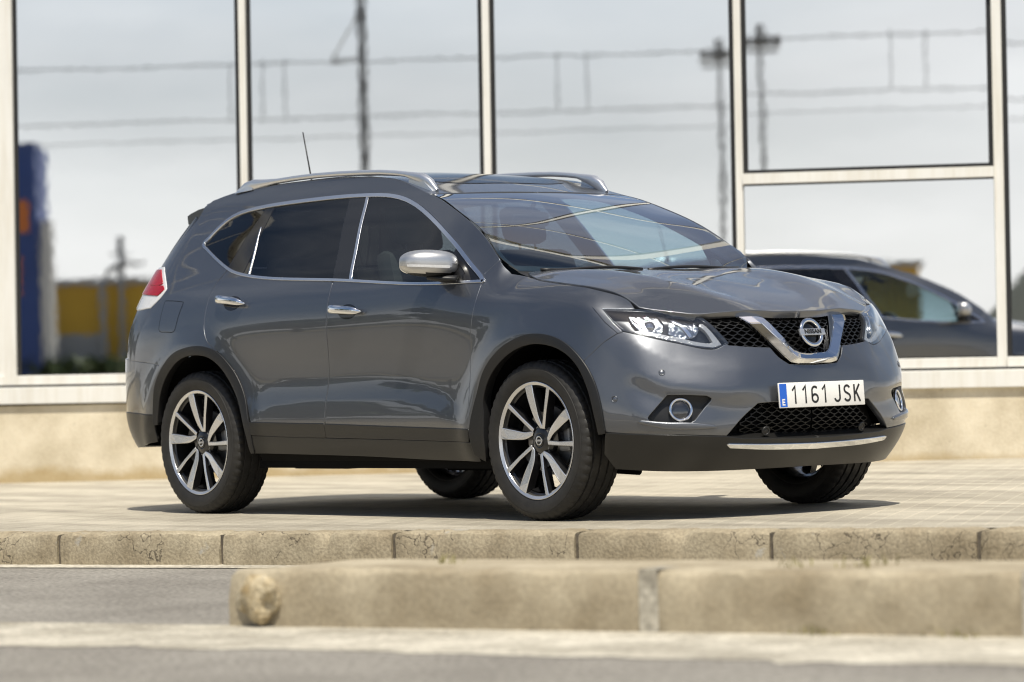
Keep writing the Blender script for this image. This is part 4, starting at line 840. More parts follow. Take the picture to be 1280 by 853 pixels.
# fog lamps
def ring_on(proj, c, R_, r_, n=40, up_=(0, 0, 1), off=0.0):
    h, nn = proj(c); nn = np.array(nn); a = np.cross(nn, (0, 0, 1)); a /= np.linalg.norm(a); b = np.cross(a, nn); ms = Mesh(); m = 10
    for i in range(n):
        t = 2*math.pi*i/n; d = a*math.cos(t)+b*math.sin(t)
        for j in range(m):
            s_ = 2*math.pi*j/m; ms.V.append(h+nn*off+d*(R_+r_*math.cos(s_))+nn*r_*math.sin(s_))
    for i in range(n):
        for j in range(m): ms.F.append((i*m+j, ((i+1)%n)*m+j, ((i+1)%n)*m+(j+1)%m, i*m+(j+1)%m))
    return ms, h, nn, a, b
fbez = panel('fog_lamp_bezel', inset(fogh, -.004), p_nose, 'mesh', car, off=-.030, flange=0, grid=.02)
def dome(h, nn, a, b, R_, depth, m=24, k=7):
    V = []; F = []
    for j in range(k+1):
        r = R_*j/k
        for i in range(m): t = 2*math.pi*i/m; V.append(h+(a*math.cos(t)+b*math.sin(t))*r+nn*depth*(1-(r/R_)**2))
    for j in range(k):
        for i in range(m): F.append((j*m+i, (j+1)*m+i, (j+1)*m+(i+1)%m, j*m+(i+1)%m))
    return V, F
ms, h, nn, a, b = ring_on(p_nose, (1.000,.487), .047, .0065, off=-.012)
pair('fog_ring', (ms.V, ms.F), 'chrome', fbez, smooth=True)
pair('fog_lens', dome(h-nn*.020, nn, a, b, .044, .010), 'lens', fbez, smooth=True)
pair('fog_reflector', dome(h-nn*.023, nn, a, b, .043, -.030), 'reflector', fbez, smooth=True)
# headlamps
HL = outline([[(.654,.940),(.72,.936),(.803,.931),(.93,.920),(1.02,.912),(1.065,.900)],[(1.10,.880),(1.136,.849),(1.206,.770)],[(1.190,.757),(1.144,.745)],[(1.06,.757),(.984,.777),(.85,.811),(.752,.836)],[(.70,.881)]], .012)
hl = panel('headlamp', HL, p_nose, 'lens', car, off=.001, flange=0, grid=.02)
panel('lamp_housing', inset(HL, -.004), p_nose, 'lamp_dark', hl, off=-.050, flange=0, grid=.025)
rim_ = ccw(HL); V, F, LN = surface(inset(rim_, -.003), p_nose, [inset(rim_, .006)], off=-.004, flange=.045, grid=.015); pair('lamp_rim', (V, F, LN), 'lamp_dark', hl)
panel('lamp_reflector', outline([[(.775,.928),(.86,.922),(.917,.914)],[(.93,.865),(.925,.825),(.905,.818)],[(.86,.832),(.825,.85)],[(.79,.89)]], .012), p_nose, 'reflector', hl, off=-.030, flange=.02, grid=.012)
panel('lamp_reflector', outline([[(.935,.913),(1.00,.908),(1.062,.892)],[(1.085,.845),(1.07,.810),(1.03,.802)],[(.98,.812),(.95,.83)],[(.945,.87)]], .012), p_nose, 'reflector', hl, off=-.030, flange=.02, grid=.012)
ms, h, nn, a, b = ring_on(p_nose, (.868,.866), .030, .004, off=-.022)
pair('projector_lens', dome(h-nn*.03, nn, a, b, .027, .018), 'projector', hl, smooth=True)
panel('lamp_divider', outline([[(.905,.910),(.93,.866),(.922,.815)],[(.940,.812),(.950,.866),(.928,.908)]], .01), p_nose, 'lamp_dark', hl, off=-.018, flange=.03, grid=.012)
panel('lamp_divider', outline([[(.79,.902),(.83,.872),(.86,.822)],[(.868,.822),(.840,.876),(.80,.908)]], .01), p_nose, 'satin', hl, off=-.022, flange=.03, grid=.012)
panel('lamp_divider', outline([[(.96,.893),(1.00,.862),(1.045,.806)],[(1.052,.808),(1.010,.868),(.972,.897)]], .01), p_nose, 'satin', hl, off=-.022, flange=.03, grid=.012)
panel('daylight_strip', outline([[(.80,.838),(.85,.822),(.984,.789),(1.06,.769),(1.144,.757)],[(1.180,.768)],[(1.13,.832),(1.10,.864)],[(1.085,.862),(1.115,.828),(1.148,.778)],[(1.13,.772),(1.06,.783),(.984,.804),(.86,.835)]], .01), p_nose, 'led', hl, off=-.014, flange=.02, grid=.012)
panel('lamp_edge', outline([[(.617,.946),(.650,.944)],[(.700,.879),(.748,.831)],[(.728,.829)],[(.672,.880)]], .01), p_nose, 'paint', fender, off=.003, flange=.004)
# grille: dark honeycomb behind the V
def honeycomb(name, proj, inside_poly, cw_, ch, off, depth, bar, m, parent, two=False):
    lo, hi = inside_poly.min(0), inside_poly.max(0); segs = []; r = 0; y = lo[1]-ch
    while y < hi[1]+ch:
        x = lo[0]-cw_+(cw_/2 if r % 2 else 0)
        while x < hi[0]+cw_:
            A = (x-cw_/2, y-ch/4); B = (x, y+ch/4); C_ = (x+cw_/2, y-ch/4); D = (x, y+ch/4+ch*.5)
            segs += [(A, B), (B, C_), (B, D)]; x += cw_
        y += ch*.75; r += 1
    ms = Mesh()
    for A, B in segs:
        A, B = np.array(A), np.array(B)
        if not (inside(A, inside_poly)[0] and inside(B, inside_poly)[0]): continue
        t = (B-A)/np.linalg.norm(B-A); w = np.array([-t[1], t[0]])*bar/2
        q = []
        for p, s in ((A, -1), (B, -1), (B, 1), (A, 1)): h, nn = proj(p+w*s); q.append((h+nn*off, h+nn*(off-depth)))
        V = [x_[0] for x_ in q]+[x_[1] for x_ in q]; ms.add(V, [(0,1,2,3), (0,4,5,1), (2,6,7,3)])
    V = [np.array(v) for v in ms.V]; k = len(V)
    V2, F2, _ = mirror(V, ms.F)
    return mk(name, V+V2, ms.F+[tuple(i+k for i in f) for f in F2], m, parent)
gpoly = ccw(outline([[(-.002,.655),(-.13,.655),(-.155,.69),(-.26,.738),(-.41,.752)],[(-.435,.77)],[(-.49,.862),(-.515,.896)],[(-.34,.910),(-.17,.912),(-.002,.914)]], .015))
honeycomb('grille', p_front, gpoly, .046, .022, -.018, .020, .0042, 'mesh', car)
def deep(name, poly, proj, off, parent, m='dark', grid=.03):
    V, F, LN = surface(poly, proj, mid=True, off=off, flange=0, grid=grid); return joined(name, (V, F, LN), m, parent)
deep('grille_backing', inset(gpoly, -.012), p_front, -.055, car)
# chrome V, built as a folded bar
def vbar():
    rows = []
    path = [(0, .675, 0, .724)]
    L_ = [((-.328,.884),(-.206,.884)), ((-.30,.855),(-.190,.852)), ((-.225,.772),(-.138,.782)), ((-.172,.706),(-.100,.735)), ((-.142,.676),(-.078,.722)), ((-.10,.668),(-.05,.719)), ((0,.666),(0,.717))]
    V = []
    for o, i_ in L_:
        o, i_ = np.array(o), np.array(i_); r = []
        for f, lift in ((0, -.012), (.03, .010), (.42, .034), (.93, .018), (1, -.020)):
            h, nn = p_front(o*(1-f)+i_*f); r.append(h+np.array([1, 0, 0])*lift)
        rows.append(r)
    full = rows+[[np.array([p[0], -p[1], p[2]]) for p in r] for r in rows[-2::-1]]
    V = [p for r in full for p in r]; m = 5; F = []
    for i in range(len(full)-1):
        for j in range(m-1): F.append((i*m+j, i*m+j+1, (i+1)*m+j+1, (i+1)*m+j))
    F += [tuple(range(m)), tuple((len(full)-1)*m+j for j in range(m))[::-1]]
    a, b, c = V[0], V[1], V[m+1]
    bm = bmesh.new(); vv = [bm.verts.new(v) for v in V]
    for f in F: bm.faces.new([vv[i] for i in f])
    bmesh.ops.recalc_face_normals(bm, faces=bm.faces); bmesh.ops.bevel(bm, geom=list(bm.edges), offset=.0025, segments=2, affect='EDGES', clamp_overlap=True); bm.verts.index_update()
    o_ = mk('grille_bar', [v.co[:] for v in bm.verts], [[v.index for v in f.verts] for f in bm.faces], 'chrome', car, smooth=True, angle=24); bm.free(); return o_
gb = vbar()
def text(name, s, size, m, parent, loc, xdir, ydir, ext=.0006, sx=1.0, bold=0):
    cu = bpy.data.curves.new(name, 'FONT'); cu.body = s; cu.size = size; cu.extrude = ext; cu.offset = bold; cu.align_x = 'CENTER'; cu.align_y = 'CENTER'
    t = bpy.data.objects.new(name, cu); COL.objects.link(t); bpy.context.view_layer.update()
    me = bpy.data.meshes.new_from_object(t.evaluated_get(bpy.context.evaluated_depsgraph_get())); bpy.data.objects.remove(t); bpy.data.curves.remove(cu)
    x, y = Vector(xdir).normalized(), Vector(ydir).normalized(); z = x.cross(y); loc = Vector(loc)
    for v in me.vertices: c = v.co.copy(); v.co = loc+x*c.x*sx+y*c.y+z*c.z
    me.materials.clear(); me.materials.append(M[m]); me.name = name; me.update(); return link(bpy.data.objects.new(name, me), parent)
# emblem: ring with a bar across
ec = np.array([2.214, 0, .806]); ex = np.array([0, 1, 0.]); ez = np.array([-.30, 0, .954]); en = np.cross(ex, ez)
ms = Mesh(); n_, m_ = 48, 10
for i in range(n_):
    t = 2*math.pi*i/n_; d = ex*math.cos(t)+ez*math.sin(t)
    for j in range(m_): s_ = 2*math.pi*j/m_; ms.V.append(ec+d*(.058+.0095*math.cos(s_))+en*.007*math.sin(s_))
for i in range(n_):
    for j in range(m_): ms.F.append((i*m_+j, ((i+1)%n_)*m_+j, ((i+1)%n_)*m_+(j+1)%m_, i*m_+(j+1)%m_))
emb = ms.build('emblem', M['chrome'], car, smooth=True)
def obox(c, ax, ay, az, hx, hy, hz, bev=.002):
    ms = Mesh().box((-hx,-hy,-hz), (hx,hy,hz), bev); ms.V = [np.array(c)+np.array(ax)*v[0]+np.array(ay)*v[1]+np.array(az)*v[2] for v in ms.V]; return ms
obox(ec+en*.005, ex, ez, en, .0755, .0150, .006).build('emblem_bar', M['mirror_cap'], emb, smooth=True, angle=30)
text('emblem_lettering', 'NISSAN', .0275, 'ink', emb, ec+en*.0118, ex, ez, sx=1.10, bold=.0009)
mp_, mf_ = dome(ec-en*.012, en, ex, ez, .056, .004); mk('emblem_backing', mp_, mf_, 'gloss_black', emb, smooth=True)
# lower grille
lp = ccw(outline([[(-.002,.33),(-.20,.335),(-.425,.345)],[(-.43,.36)],[(-.40,.43),(-.335,.505)],[(-.2,.512),(-.002,.514)]], .015))
lg = honeycomb('lower_grille', p_front, lp, .056, .026, -.055, .02, .0042, 'mesh', car)
deep('lower_backing', inset(lp, -.05), p_front, -.075, car)
for s in (-1, 1):
    ms, h, nn, a, b = ring_on(p_front, (-.294,.374), .017, .005, off=-.012); V, F = dome(h-nn*.012, nn, a, b, .016, .004)
    Vb = ms.V+V; Fb = ms.F+[tuple(i+len(ms.V) for i in f) for f in F]
    if s > 0: Vb, Fb, _ = mirror([np.array(v) for v in Vb], Fb)
    mk('parking_sensor', Vb, Fb, 'plastic', lg, smooth=True)
for c in ((.920,.65), (.708,.54)):
    ms, h, nn, a, b = ring_on(p_nose, c, .0125, .0022, off=.001, n=24); V, F = dome(h, nn, a, b, .011, .0025)
    pair('parking_sensor', (ms.V+V, ms.F+[tuple(i+len(ms.V) for i in f) for f in F]), 'paint', fb, smooth=True)
# number plate
PX, PZ = 2.268, .531; px_ = np.array([-.06, 0, .998]); pn_ = np.array([.998, 0, .06])
pl = obox((PX, 0, PZ), (0, 1, 0), px_, pn_, .261, .0555, .004, .003).build('number_plate', M['plate'], car, smooth=True, angle=30)
obox((PX+.0042, -.236, PZ), (0, 1, 0), px_, pn_, .0215, .0515, .0004, 0).build('plate_band', M['plate_blue'], pl)
pq = np.array([PX+.0048, 0, PZ])
def arc(cx, cz, rx, rz, a0, a1, n=14): return [(cx+rx*math.cos(R(a)), cz+rz*math.sin(R(a))) for a in np.linspace(a0, a1, n)]
GLY = {'1': [[(-.013,.020),(.004,.0385),(.004,-.0385)]], '6': [[(.0155,.030)]+arc(0,.017,.0165,.0170,50,180,9)+arc(0,-.017,.0170,.0170,180,540,28)], 'J': [[(.013,.0385)]+arc(-.0025,-.018,.0155,.0160,0,-170,12)],
       'S': [[(.0155,.024)]+arc(0,.0180,.0160,.0160,35,235,14)+arc(0,-.0180,.0170,.0160,60,-160,14)], 'K': [[(-.014,.0385),(-.014,-.0385)],[(.0175,.0385),(-.012,-.006)],[(-.004,.006),(.0185,-.0385)]], 'E': [[(.008,.0115),(-.007,.0115),(-.007,-.0115),(.008,-.0115)],[(-.007,0),(.006,0)]]}
def glyph(name, ch, w, m, c, sx=1.0):
    V = []; F = []
    for li, line in enumerate(GLY[ch]):
        P = np.array(line)*[sx, 1]; t = np.roll(P,-1,0)-P; t[-1] = t[-2]; t /= np.linalg.norm(t,axis=1,keepdims=True); t2 = np.vstack([t[:1], t[:-1]]); b_ = t+t2; b_ /= np.linalg.norm(b_,axis=1,keepdims=True); n = np.stack([-b_[:,1], b_[:,0]],1); k_ = 1/np.maximum(.55, (b_*t).sum(1)); k = len(V)
        for p, nn_, kk in zip(P, n, k_):
            for s_ in (-1, 1): q_ = p+nn_*s_*w/2*kk; V.append(np.array(c)+np.array([0, 1, 0])*q_[0]+px_*q_[1]+pn_*li*.0003)
        F += [(k+2*i, k+2*i+2, k+2*i+3, k+2*i+1) for i in range(len(P)-1)]
    return mk(name, V, F, m, pl)
glyph('plate_letter', 'E', .0055, 'inkw', pq+np.array([.0006, -.236, 0])-px_*.030)
for ch, yy in (('1',-.168),('1',-.105),('6',-.045),('1',.014),('J',.094),('S',.153),('K',.212)):
    glyph('plate_letter' if ch.isalpha() else 'plate_digit', ch, .0098, 'ink', pq+np.array([0, yy, 0]), 1.02)

# ---- rear -------------------------------------------------------------------------------
rb = outline([[tof(-1.636,.744),tof(-1.668,.757),tof(-1.82,.772),tof(-1.98,.786),(.86,.796)],[(.98,.80),(1.30,.80),(1.55,.80)]+tcen(.80,.80,1),tcen(.78,.53),[(1.4,.53),(1.0,.525),(.80,.520),tof(-1.742,.508)],[tof(-1.728,.56),tof(-1.698,.655)]], .02)
V, F, LN = surface(rb, p_tail, mid=True, grid=.035); joined('rear_bumper', (V, F, LN), 'paint', car)
rs = outline([[tof(-1.742,.502),(.80,.514),(1.0,.519),(1.4,.524),(1.55,.524)]+tcen(.524,.524,1),tcen(.50,.33),[(1.4,.33),(1.0,.335),(.80,.34),tof(-1.735,.368)],[tof(-1.742,.42)]], .02)
V, F, LN = surface(rs, p_tail, mid=True, grid=.035, off=.004, flange=.012); joined('rear_skirt', (V, F, LN), 'sill', car)
tgt = outline([[(0,.81),(-.55,.81),(-.765,.82)],[(-.775,.95),(-.72,1.04)],[(-.58,1.05),(-.56,1.26)],[(-.3,1.27),(0,1.275)]], .025)
V, F, LN = surface(tgt, p_back, mid=True, grid=.04); tg = joined('tailgate', (V, F, LN), 'paint', car)
V, F, LN = surface(outline([[(0,1.285),(-.3,1.28),(-.64,1.272)],[(-.655,1.285)],[(-.53,1.52)],[(-.3,1.54),(0,1.545)]], .025), p_back, mid=True, off=-.004, grid=.05, flange=.01); joined('rear_window', (V, F, LN), 'gloss_black', tg)
panel('rear_corner', outline([[tof(-1.74,1.49),(1.06,1.49)],[(1.14,1.25)],[(1.20,1.05),(1.24,.79)],[tof(-1.95,.79)],[tof(-1.77,1.06)]], .03), p_tail, 'paint', car, off=-.010, flange=0, grid=.035)
panel('pillar_strip', outline([[(-1.745,1.510),(-1.917,1.279)],[(-1.985,1.279)],[(-1.86,1.44),(-1.80,1.53)]], .015), p_side, 'gloss_black', car, off=-.004, flange=.02, grid=.02)
tl = panel('tail_lamp', [[(-1.872,1.266),(-1.76,1.180),(-1.728,1.150)],[(-1.76,1.11),(-1.832,1.060)],[(-2.03,1.055),(-2.10,1.075)],[(-2.13,1.15),(-2.10,1.20),(-2.03,1.268)]], p_side, 'white_lens', car, off=.004, flange=.03, grid=.02, rnd=.006)
panel('red_lens', [[(-1.885,1.252),(-1.785,1.178)],[(-1.83,1.172),(-2.03,1.185)],[(-2.02,1.225),(-1.99,1.255)]], p_side, 'red_lens', tl, off=.009, flange=.006, grid=.02)
panel('red_lens', [[(-1.772,1.166),(-1.743,1.147)],[(-1.775,1.125),(-1.79,1.118)],[(-2.06,1.135)],[(-2.06,1.178),(-1.9,1.168)]], p_side, 'red_lens', tl, off=.009, flange=.006, grid=.02)
spv = Mesh(); K = 13
for i in range(K):
    y = -.55+1.10*i/(K-1); t = abs(y)/.55; xr = -1.955+.05*t*t; zt = RB((-1.70, max(-.52, min(.52, y))))[0][2]-.02*max(0, t-.94)/.06
    for x, z in ((-1.70, zt+.003), (-1.80, zt-.010), (xr+.03, zt-.028), (xr, zt-.040), (xr+.006, zt-.082), (-1.76, zt-.105), (-1.70, zt-.09)): spv.V.append((x, y, z))
for i in range(K-1):
    for j in range(6): spv.F.append((i*7+j, i*7+j+1, (i+1)*7+j+1, (i+1)*7+j))
spv.F += [tuple(range(7)), tuple((K-1)*7+j for j in range(7))[::-1]]
spo = spv.build('spoiler', M['paint'], car, smooth=True, angle=50)
# ---- roof rails, aerial ------------------------------------------------------------------
def rail():
    P = [(.215,1.545),(.165,1.590),(.114,1.622),(.055,1.643),(.0,1.656),(-.075,1.666),(-.2,1.678),(-.335,1.685),(-.55,1.692),(-.737,1.695),(-.92,1.693),(-1.084,1.688),(-1.2,1.684),(-1.297,1.676),(-1.37,1.660),(-1.455,1.630)]
    P = [(x, z-.016*min(1, min(i, len(P)-1-i)/3)) for i, (x, z) in enumerate(P)]; V = []; F = []; m = 14; n = len(P)
    for i, (x, z) in enumerate(P):
        a = np.array(P[min(i+1, n-1)])-np.array(P[max(i-1, 0)]); a = a/np.linalg.norm(a); nrm = np.array([a[1], -a[0]]); nrm = nrm if nrm[1] > 0 else -nrm
        e = min(i, n-1-i); hy = [.010,.020,.024,.025][min(e, 3)]; hz = [.015,.028,.028,.020,.013][min(e, 4)]; y = -.545+.012*abs(2*i/(n-1)-1)
        for j in range(m):
            t = 2*math.pi*j/m; cy, cz = math.cos(t), math.sin(t); cy = abs(cy)**.7*np.sign(cy); cz = abs(cz)**.7*np.sign(cz)
            V.append(np.array([x+nrm[0]*cz*hz, y+cy*hy, z+nrm[1]*cz*hz]))
    for i in range(n-1):
        for j in range(m): F.append((i*m+j, i*m+(j+1)%m, (i+1)*m+(j+1)%m, (i+1)*m+j))
    F += [tuple(range(m)), tuple((n-1)*m+j for j in range(m))]
    bm = bmesh.new(); vv = [bm.verts.new(v) for v in V]
    for f in F: bm.faces.new([vv[k] for k in f])
    bmesh.ops.recalc_face_normals(bm, faces=bm.faces); bm.verts.index_update(); out = ([np.array(v.co) for v in bm.verts], [tuple(v.index for v in f.verts) for f in bm.faces]); bm.free()
    return out
rr_ = pair('roof_rail', rail(), 'rail', car, smooth=True, angle=60)
def foot(xa, xb):
    ms = Mesh(); V = []
    for i, x in enumerate(np.linspace(xa, xb, 6)):
        zt = np.interp(-x, [-p for p in (.215,.114,0,-.2,-.737,-1.2,-1.297,-1.455)], [1.545,1.622,1.656,1.678,1.695,1.684,1.676,1.630]); zb = RB((x, -.52))[0][2]-.012
        V += [(x,-.560,zb),(x,-.557,zt),(x,-.530,zt),(x,-.527,zb)]
    F = [(4*i+j, 4*i+j+1, 4*i+j+5, 4*i+j+4) for i in range(5) for j in range(3)]+[(0,1,2,3),(20,21,22,23)]
    bm = bmesh.new(); vv = [bm.verts.new(v) for v in V]
    for f in F: bm.faces.new([vv[k] for k in f])
    bmesh.ops.recalc_face_normals(bm, faces=bm.faces); bm.verts.index_update(); o = ([np.array(v.co) for v in bm.verts], [tuple(v.index for v in f.verts) for f in bm.faces]); bm.free(); return o
pair('rail_foot', foot(.21, .03), 'rail', rr_); pair('rail_foot', foot(-1.29, -1.45), 'rail', rr_)
za = RB((-1.53, 0))[0][2]
an = Mesh().tube([(-1.53,0,za),(-1.535,0,za+.03)], [.022,.012], 10).build('aerial', M['plastic'], car, smooth=True)
Mesh().tube([(-1.535,0,za+.02),(-1.612,0,1.965)], [.0045,.0032], 7).build('aerial_rod', M['plastic'], an, smooth=True)

# ---- door mirrors ------------------------------------------------------------------------
def sell(c, r, e, n=32, m=18, f=None):
    V = []; F = []
    sp = lambda t, p: math.copysign(abs(t)**p, t)
    for i in range(m+1):
        ph = -math.pi/2+math.pi*i/m
        for j in range(n):
            th = 2*math.pi*j/n; p = np.array([sp(math.cos(ph), e)*sp(math.cos(th), e), sp(math.cos(ph), e)*sp(math.sin(th), e), sp(math.sin(ph), e)])
            p = f(p) if f else p; V.append(np.array(c)+p*np.array(r))
    for i in range(m):
        for j in range(n): F.append((i*n+j, i*n+(j+1)%n, (i+1)*n+(j+1)%n, (i+1)*n+j))
    return V, F
def mshape(p):   # deeper in front, flatter behind, tapering outwards and downwards
    x, y, z = p; q = np.array([x*(1.0 if x > 0 else .45), y, z*(1-.16*(y < 0)*y*y)]); q[2] -= .10*y; q[0] = q[0]*(1-.15*y*y)+.48*y
    return q
MC = (.640, -.930, 1.184)
V, F = sell(MC, (.092,.125,.064), .72, f=mshape)
up = [f for f in F if np.mean([V[i][2] for i in f]) > MC[2]-.012]; lo = [f for f in F if np.mean([V[i][2] for i in f]) <= MC[2]-.012]
mir = pair('side_mirror', (V, up), 'mirror_cap', car, smooth=True)
V2, F2 = sell(MC, (.0905,.1235,.0625), .72, f=mshape); lo2 = [f for f in F2 if np.mean([V2[i][2] for i in f]) <= MC[2]-.010]
mid_ = [f for f in lo2 if np.mean([V2[i][2] for i in f]) > MC[2]-.045]; low_ = [f for f in lo2 if f not in mid_]
pair('mirror_lower', (V2, mid_), 'mirror_cap', mir, smooth=True); pair('mirror_lower', (V2, low_), 'plastic', mir, smooth=True)
V, F = sell((MC[0]-.036, MC[1], MC[2]), (.010,.105,.050), .7, f=lambda p: np.array([p[0]+4.2*p[1], p[1], p[2]])); pair('mirror_face', (V, F), 'chrome', mir, smooth=True)
ms = Mesh().tube([(.64,-.93,1.124),(.69,-.885,1.112),(.765,-.852,1.106)], [.030,.030,.034], 12, flat=.55); V = [np.array(v) for v in ms.V]; pair('mirror_arm', (V, ms.F), 'plastic', mir, smooth=True)
# turn signal along the housing
V, F = sell(MC, (.0928,.1260,.0646), .72, n=64, m=40, f=mshape); k_ = [f for f in F if -.022 < np.mean([V[i][2] for i in f])-MC[2]+.10*.07*(np.mean([V[i][1] for i in f])-MC[1])/.128 < -.010 and np.mean([V[i][1] for i in f]) < MC[1]+.05 and np.mean([V[i][0] for i in f]) > MC[0]]
pair('turn_signal', (V, k_), 'white_lens', mir, smooth=True)

# ---- wheels -------------------------------------------------------------------------------
def wheel_meshes():
    n = 160
    prof = [(.245,-.085),(.256,-.100),(.262,-.103),(.266,-.1025),(.272,-.106),(.290,-.1125),(.308,-.1145),(.322,-.1135),(.324,-.1115),(.328,-.1115),(.338,-.107),(.348,-.1005),(.355,-.093),(.3585,-.085),
            (.3592,-.072),(.3515,-.0700),(.3515,-.0620),(.3605,-.0600),(.3615,-.030),(.3535,-.0285),(.3535,-.0185),(.3617,-.017),(.3620,0)]
    full = prof+[(r, -y) for r, y in prof[-2::-1]]; k = len(full)
    def mod(i, j):
        ii = min(i, k-1-i)
        if 10 <= ii <= 14: return -.005 if j % 3 == 0 else 0
        if 17 <= ii <= 18 or 21 <= ii: return -.004 if (j+ii) % 5 == 0 else 0
        return 0
    ty = Mesh().lathe(full, n, mod)
    rim = Mesh().lathe([(.256,-.101),(.2575,-.096),(.250,-.090),(.232,-.080),(.222,-.02),(.222,.06),(.240,.085),(.256,.098),(.250,.098),(.236,.080),(.216,.05),(.216,-.02),(.226,-.075)], 96)
    lip = Mesh().lathe([(.2560,-.1035),(.2585,-.1050),(.2560,-.1065),(.2440,-.1000),(.2425,-.0975),(.2440,-.094)], 96)
    hub = Mesh().lathe([(0,-.0815),(.030,-.0815),(.033,-.083),(.050,-.080),(.062,-.072),(.074,-.060),(.070,-.03),(.0,-.03)], 48)
    def yd(r): return -.0795-.0215*sstep(.04, .25, r)-.004*math.sin(min(1, r/.25)*math.pi)
    def blade(pts, ang, front, back, grow=0):
        """spoke outline (radius, clockwise degrees) -> bar with a dished front"""
        P = np.array([(r*math.sin(R(a+ang)), r*math.cos(R(a+ang))) for r, a in pts]); o = ccw(outline([[tuple(x) for x in P[:5]], [tuple(P[5])], [tuple(x) for x in P[6:]], [tuple(P[0])]], .012)) if len(pts) > 7 else ccw(outline([[tuple(x) for x in P]], .012)) if False else ccw(P)
        if grow: o = inset(o, -grow)
        d = [yd(np.hypot(*p)) for p in o]; k = len(o)
        V = [np.array([p[0], y+front, p[1]]) for p, y in zip(o, d)]+[np.array([p[0], y+front+back, p[1]]) for p, y in zip(inset(o, -.003), d)]
        F = [tuple(range(k))]+[(i, (i+1)%k, k+(i+1)%k, k+i) for i in range(k)]
        return V, F
    wide = [(.246,-14.5),(.17,-14.5),(.10,-12.5),(.075,-6),(.056,8),(.057,21),(.062,20),(.10,2.5),(.17,-2),(.246,-4)]
    thin = [(.246,19.8),(.246,23.6),(.15,25.8),(.062,34),(.057,22),(.15,21.6)]
    face = Mesh(); spoke = Mesh()
    for k in range(5):
        for b in (wide, thin):
            V, F = blade(b, 72*k+(-1 if b is wide else -.5), -.001, .0025); face.add(V, F)
            V, F = blade(b, 72*k+(-1 if b is wide else -.5), .0012, .040, .004); spoke.add(V, F)
        # dark web joining each pair at the hub
        V, F = blade([(.13,-6),(.13,24),(.055,40),(.05,15),(.055,-20)], 72*k, .012, .03); spoke.add(V, F)
    disc = Mesh().lathe([(.06,-.018),(.10,-.018),(.155,-.020),(.156,-.010),(.156,.004),(.06,.004)], 64); disc.lathe([(.0,-.034),(.06,-.034),(.075,-.02)], 32)
    cap = Mesh().lathe([(.0,-.0855),(.024,-.0855),(.0285,-.0835),(.030,-.080)], 40)
    cring = Mesh().lathe([(.0155,-.0862),(.0185,-.0866),(.0210,-.0862)], 40); cring.box((-.024,-.0866,-.0042), (.024,-.0858,.0042))
    cal = Mesh().box((.085,-.045,-.05), (.165,.02,.06), .012)
    nuts = Mesh()
    for k in range(5):
        t = R(72*k+50); nuts.lathe([(.0,-.070),(.010,-.070),(.011,-.055)], 6) ; m = 6*3
        for q in range(1, m+1): v = nuts.V[-q]; nuts.V[-q] = (v[0]+.057*math.sin(t), v[1]-.004, v[2]+.057*math.cos(t))
    for q in (rim, lip, hub, face, spoke): q.V = [(v[0]*1.025, v[1], v[2]*1.025) for v in q.V]
    return dict(tyre=ty, rim=rim, lip=lip, hub=hub, face=face, spoke=spoke, disc=disc, cap=cap, cring=cring, cal=cal, nuts=nuts)
W_ = wheel_meshes()
def fixn(o):
    bm = bmesh.new(); bm.from_mesh(o.data); bmesh.ops.recalc_face_normals(bm, faces=bm.faces); bm.to_mesh(o.data); bm.free()
    return o
def make_wheel():
    rim = fixn(W_['rim'].build('wheel', M['wheel_black'], car, True, 40))
    fixn(W_['tyre'].build('tyre', M['tyre'], rim, True, 28)); fixn(W_['lip'].build('rim_lip', M['alloy'], rim, True, 30)); fixn(W_['hub'].build('hub', M['wheel_black'], rim, True, 30))
    fixn(W_['face'].build('spoke_faces', M['alloy'], rim)); fixn(W_['spoke'].build('spokes', M['wheel_black'], rim)); fixn(W_['disc'].build('brake_disc', M['disc'], rim, True, 30)); fixn(W_['nuts'].build('wheel_nuts', M['disc'], rim))
    W_['cal'].build('brake_caliper', M['steel'], rim); cp = fixn(W_['cap'].build('centre_cap', M['gloss_black'], rim, True, 30)); fixn(W_['cring'].build('cap_emblem', M['satin'], rim)); return rim
w0 = make_wheel(); WK = list(w0.children)
def put_wheel(o, x, y, rot, out):
    o.location = (x, y, .3605); o.rotation_euler = (0, R(rot), 0 if out else math.pi)
for i, (x, y, rot, out) in enumerate(((1.3525,-.793,0,True), (-1.3525,-.793,-3,True), (1.3525,.793,20,False), (-1.3525,.793,-8,False))):
    o = w0
    if i:
        o = w0.copy(); COL.objects.link(o); o.parent = car
        for c_ in WK: d_ = c_.copy(); COL.objects.link(d_); d_.parent = o
    put_wheel(o, x, y, rot, out)

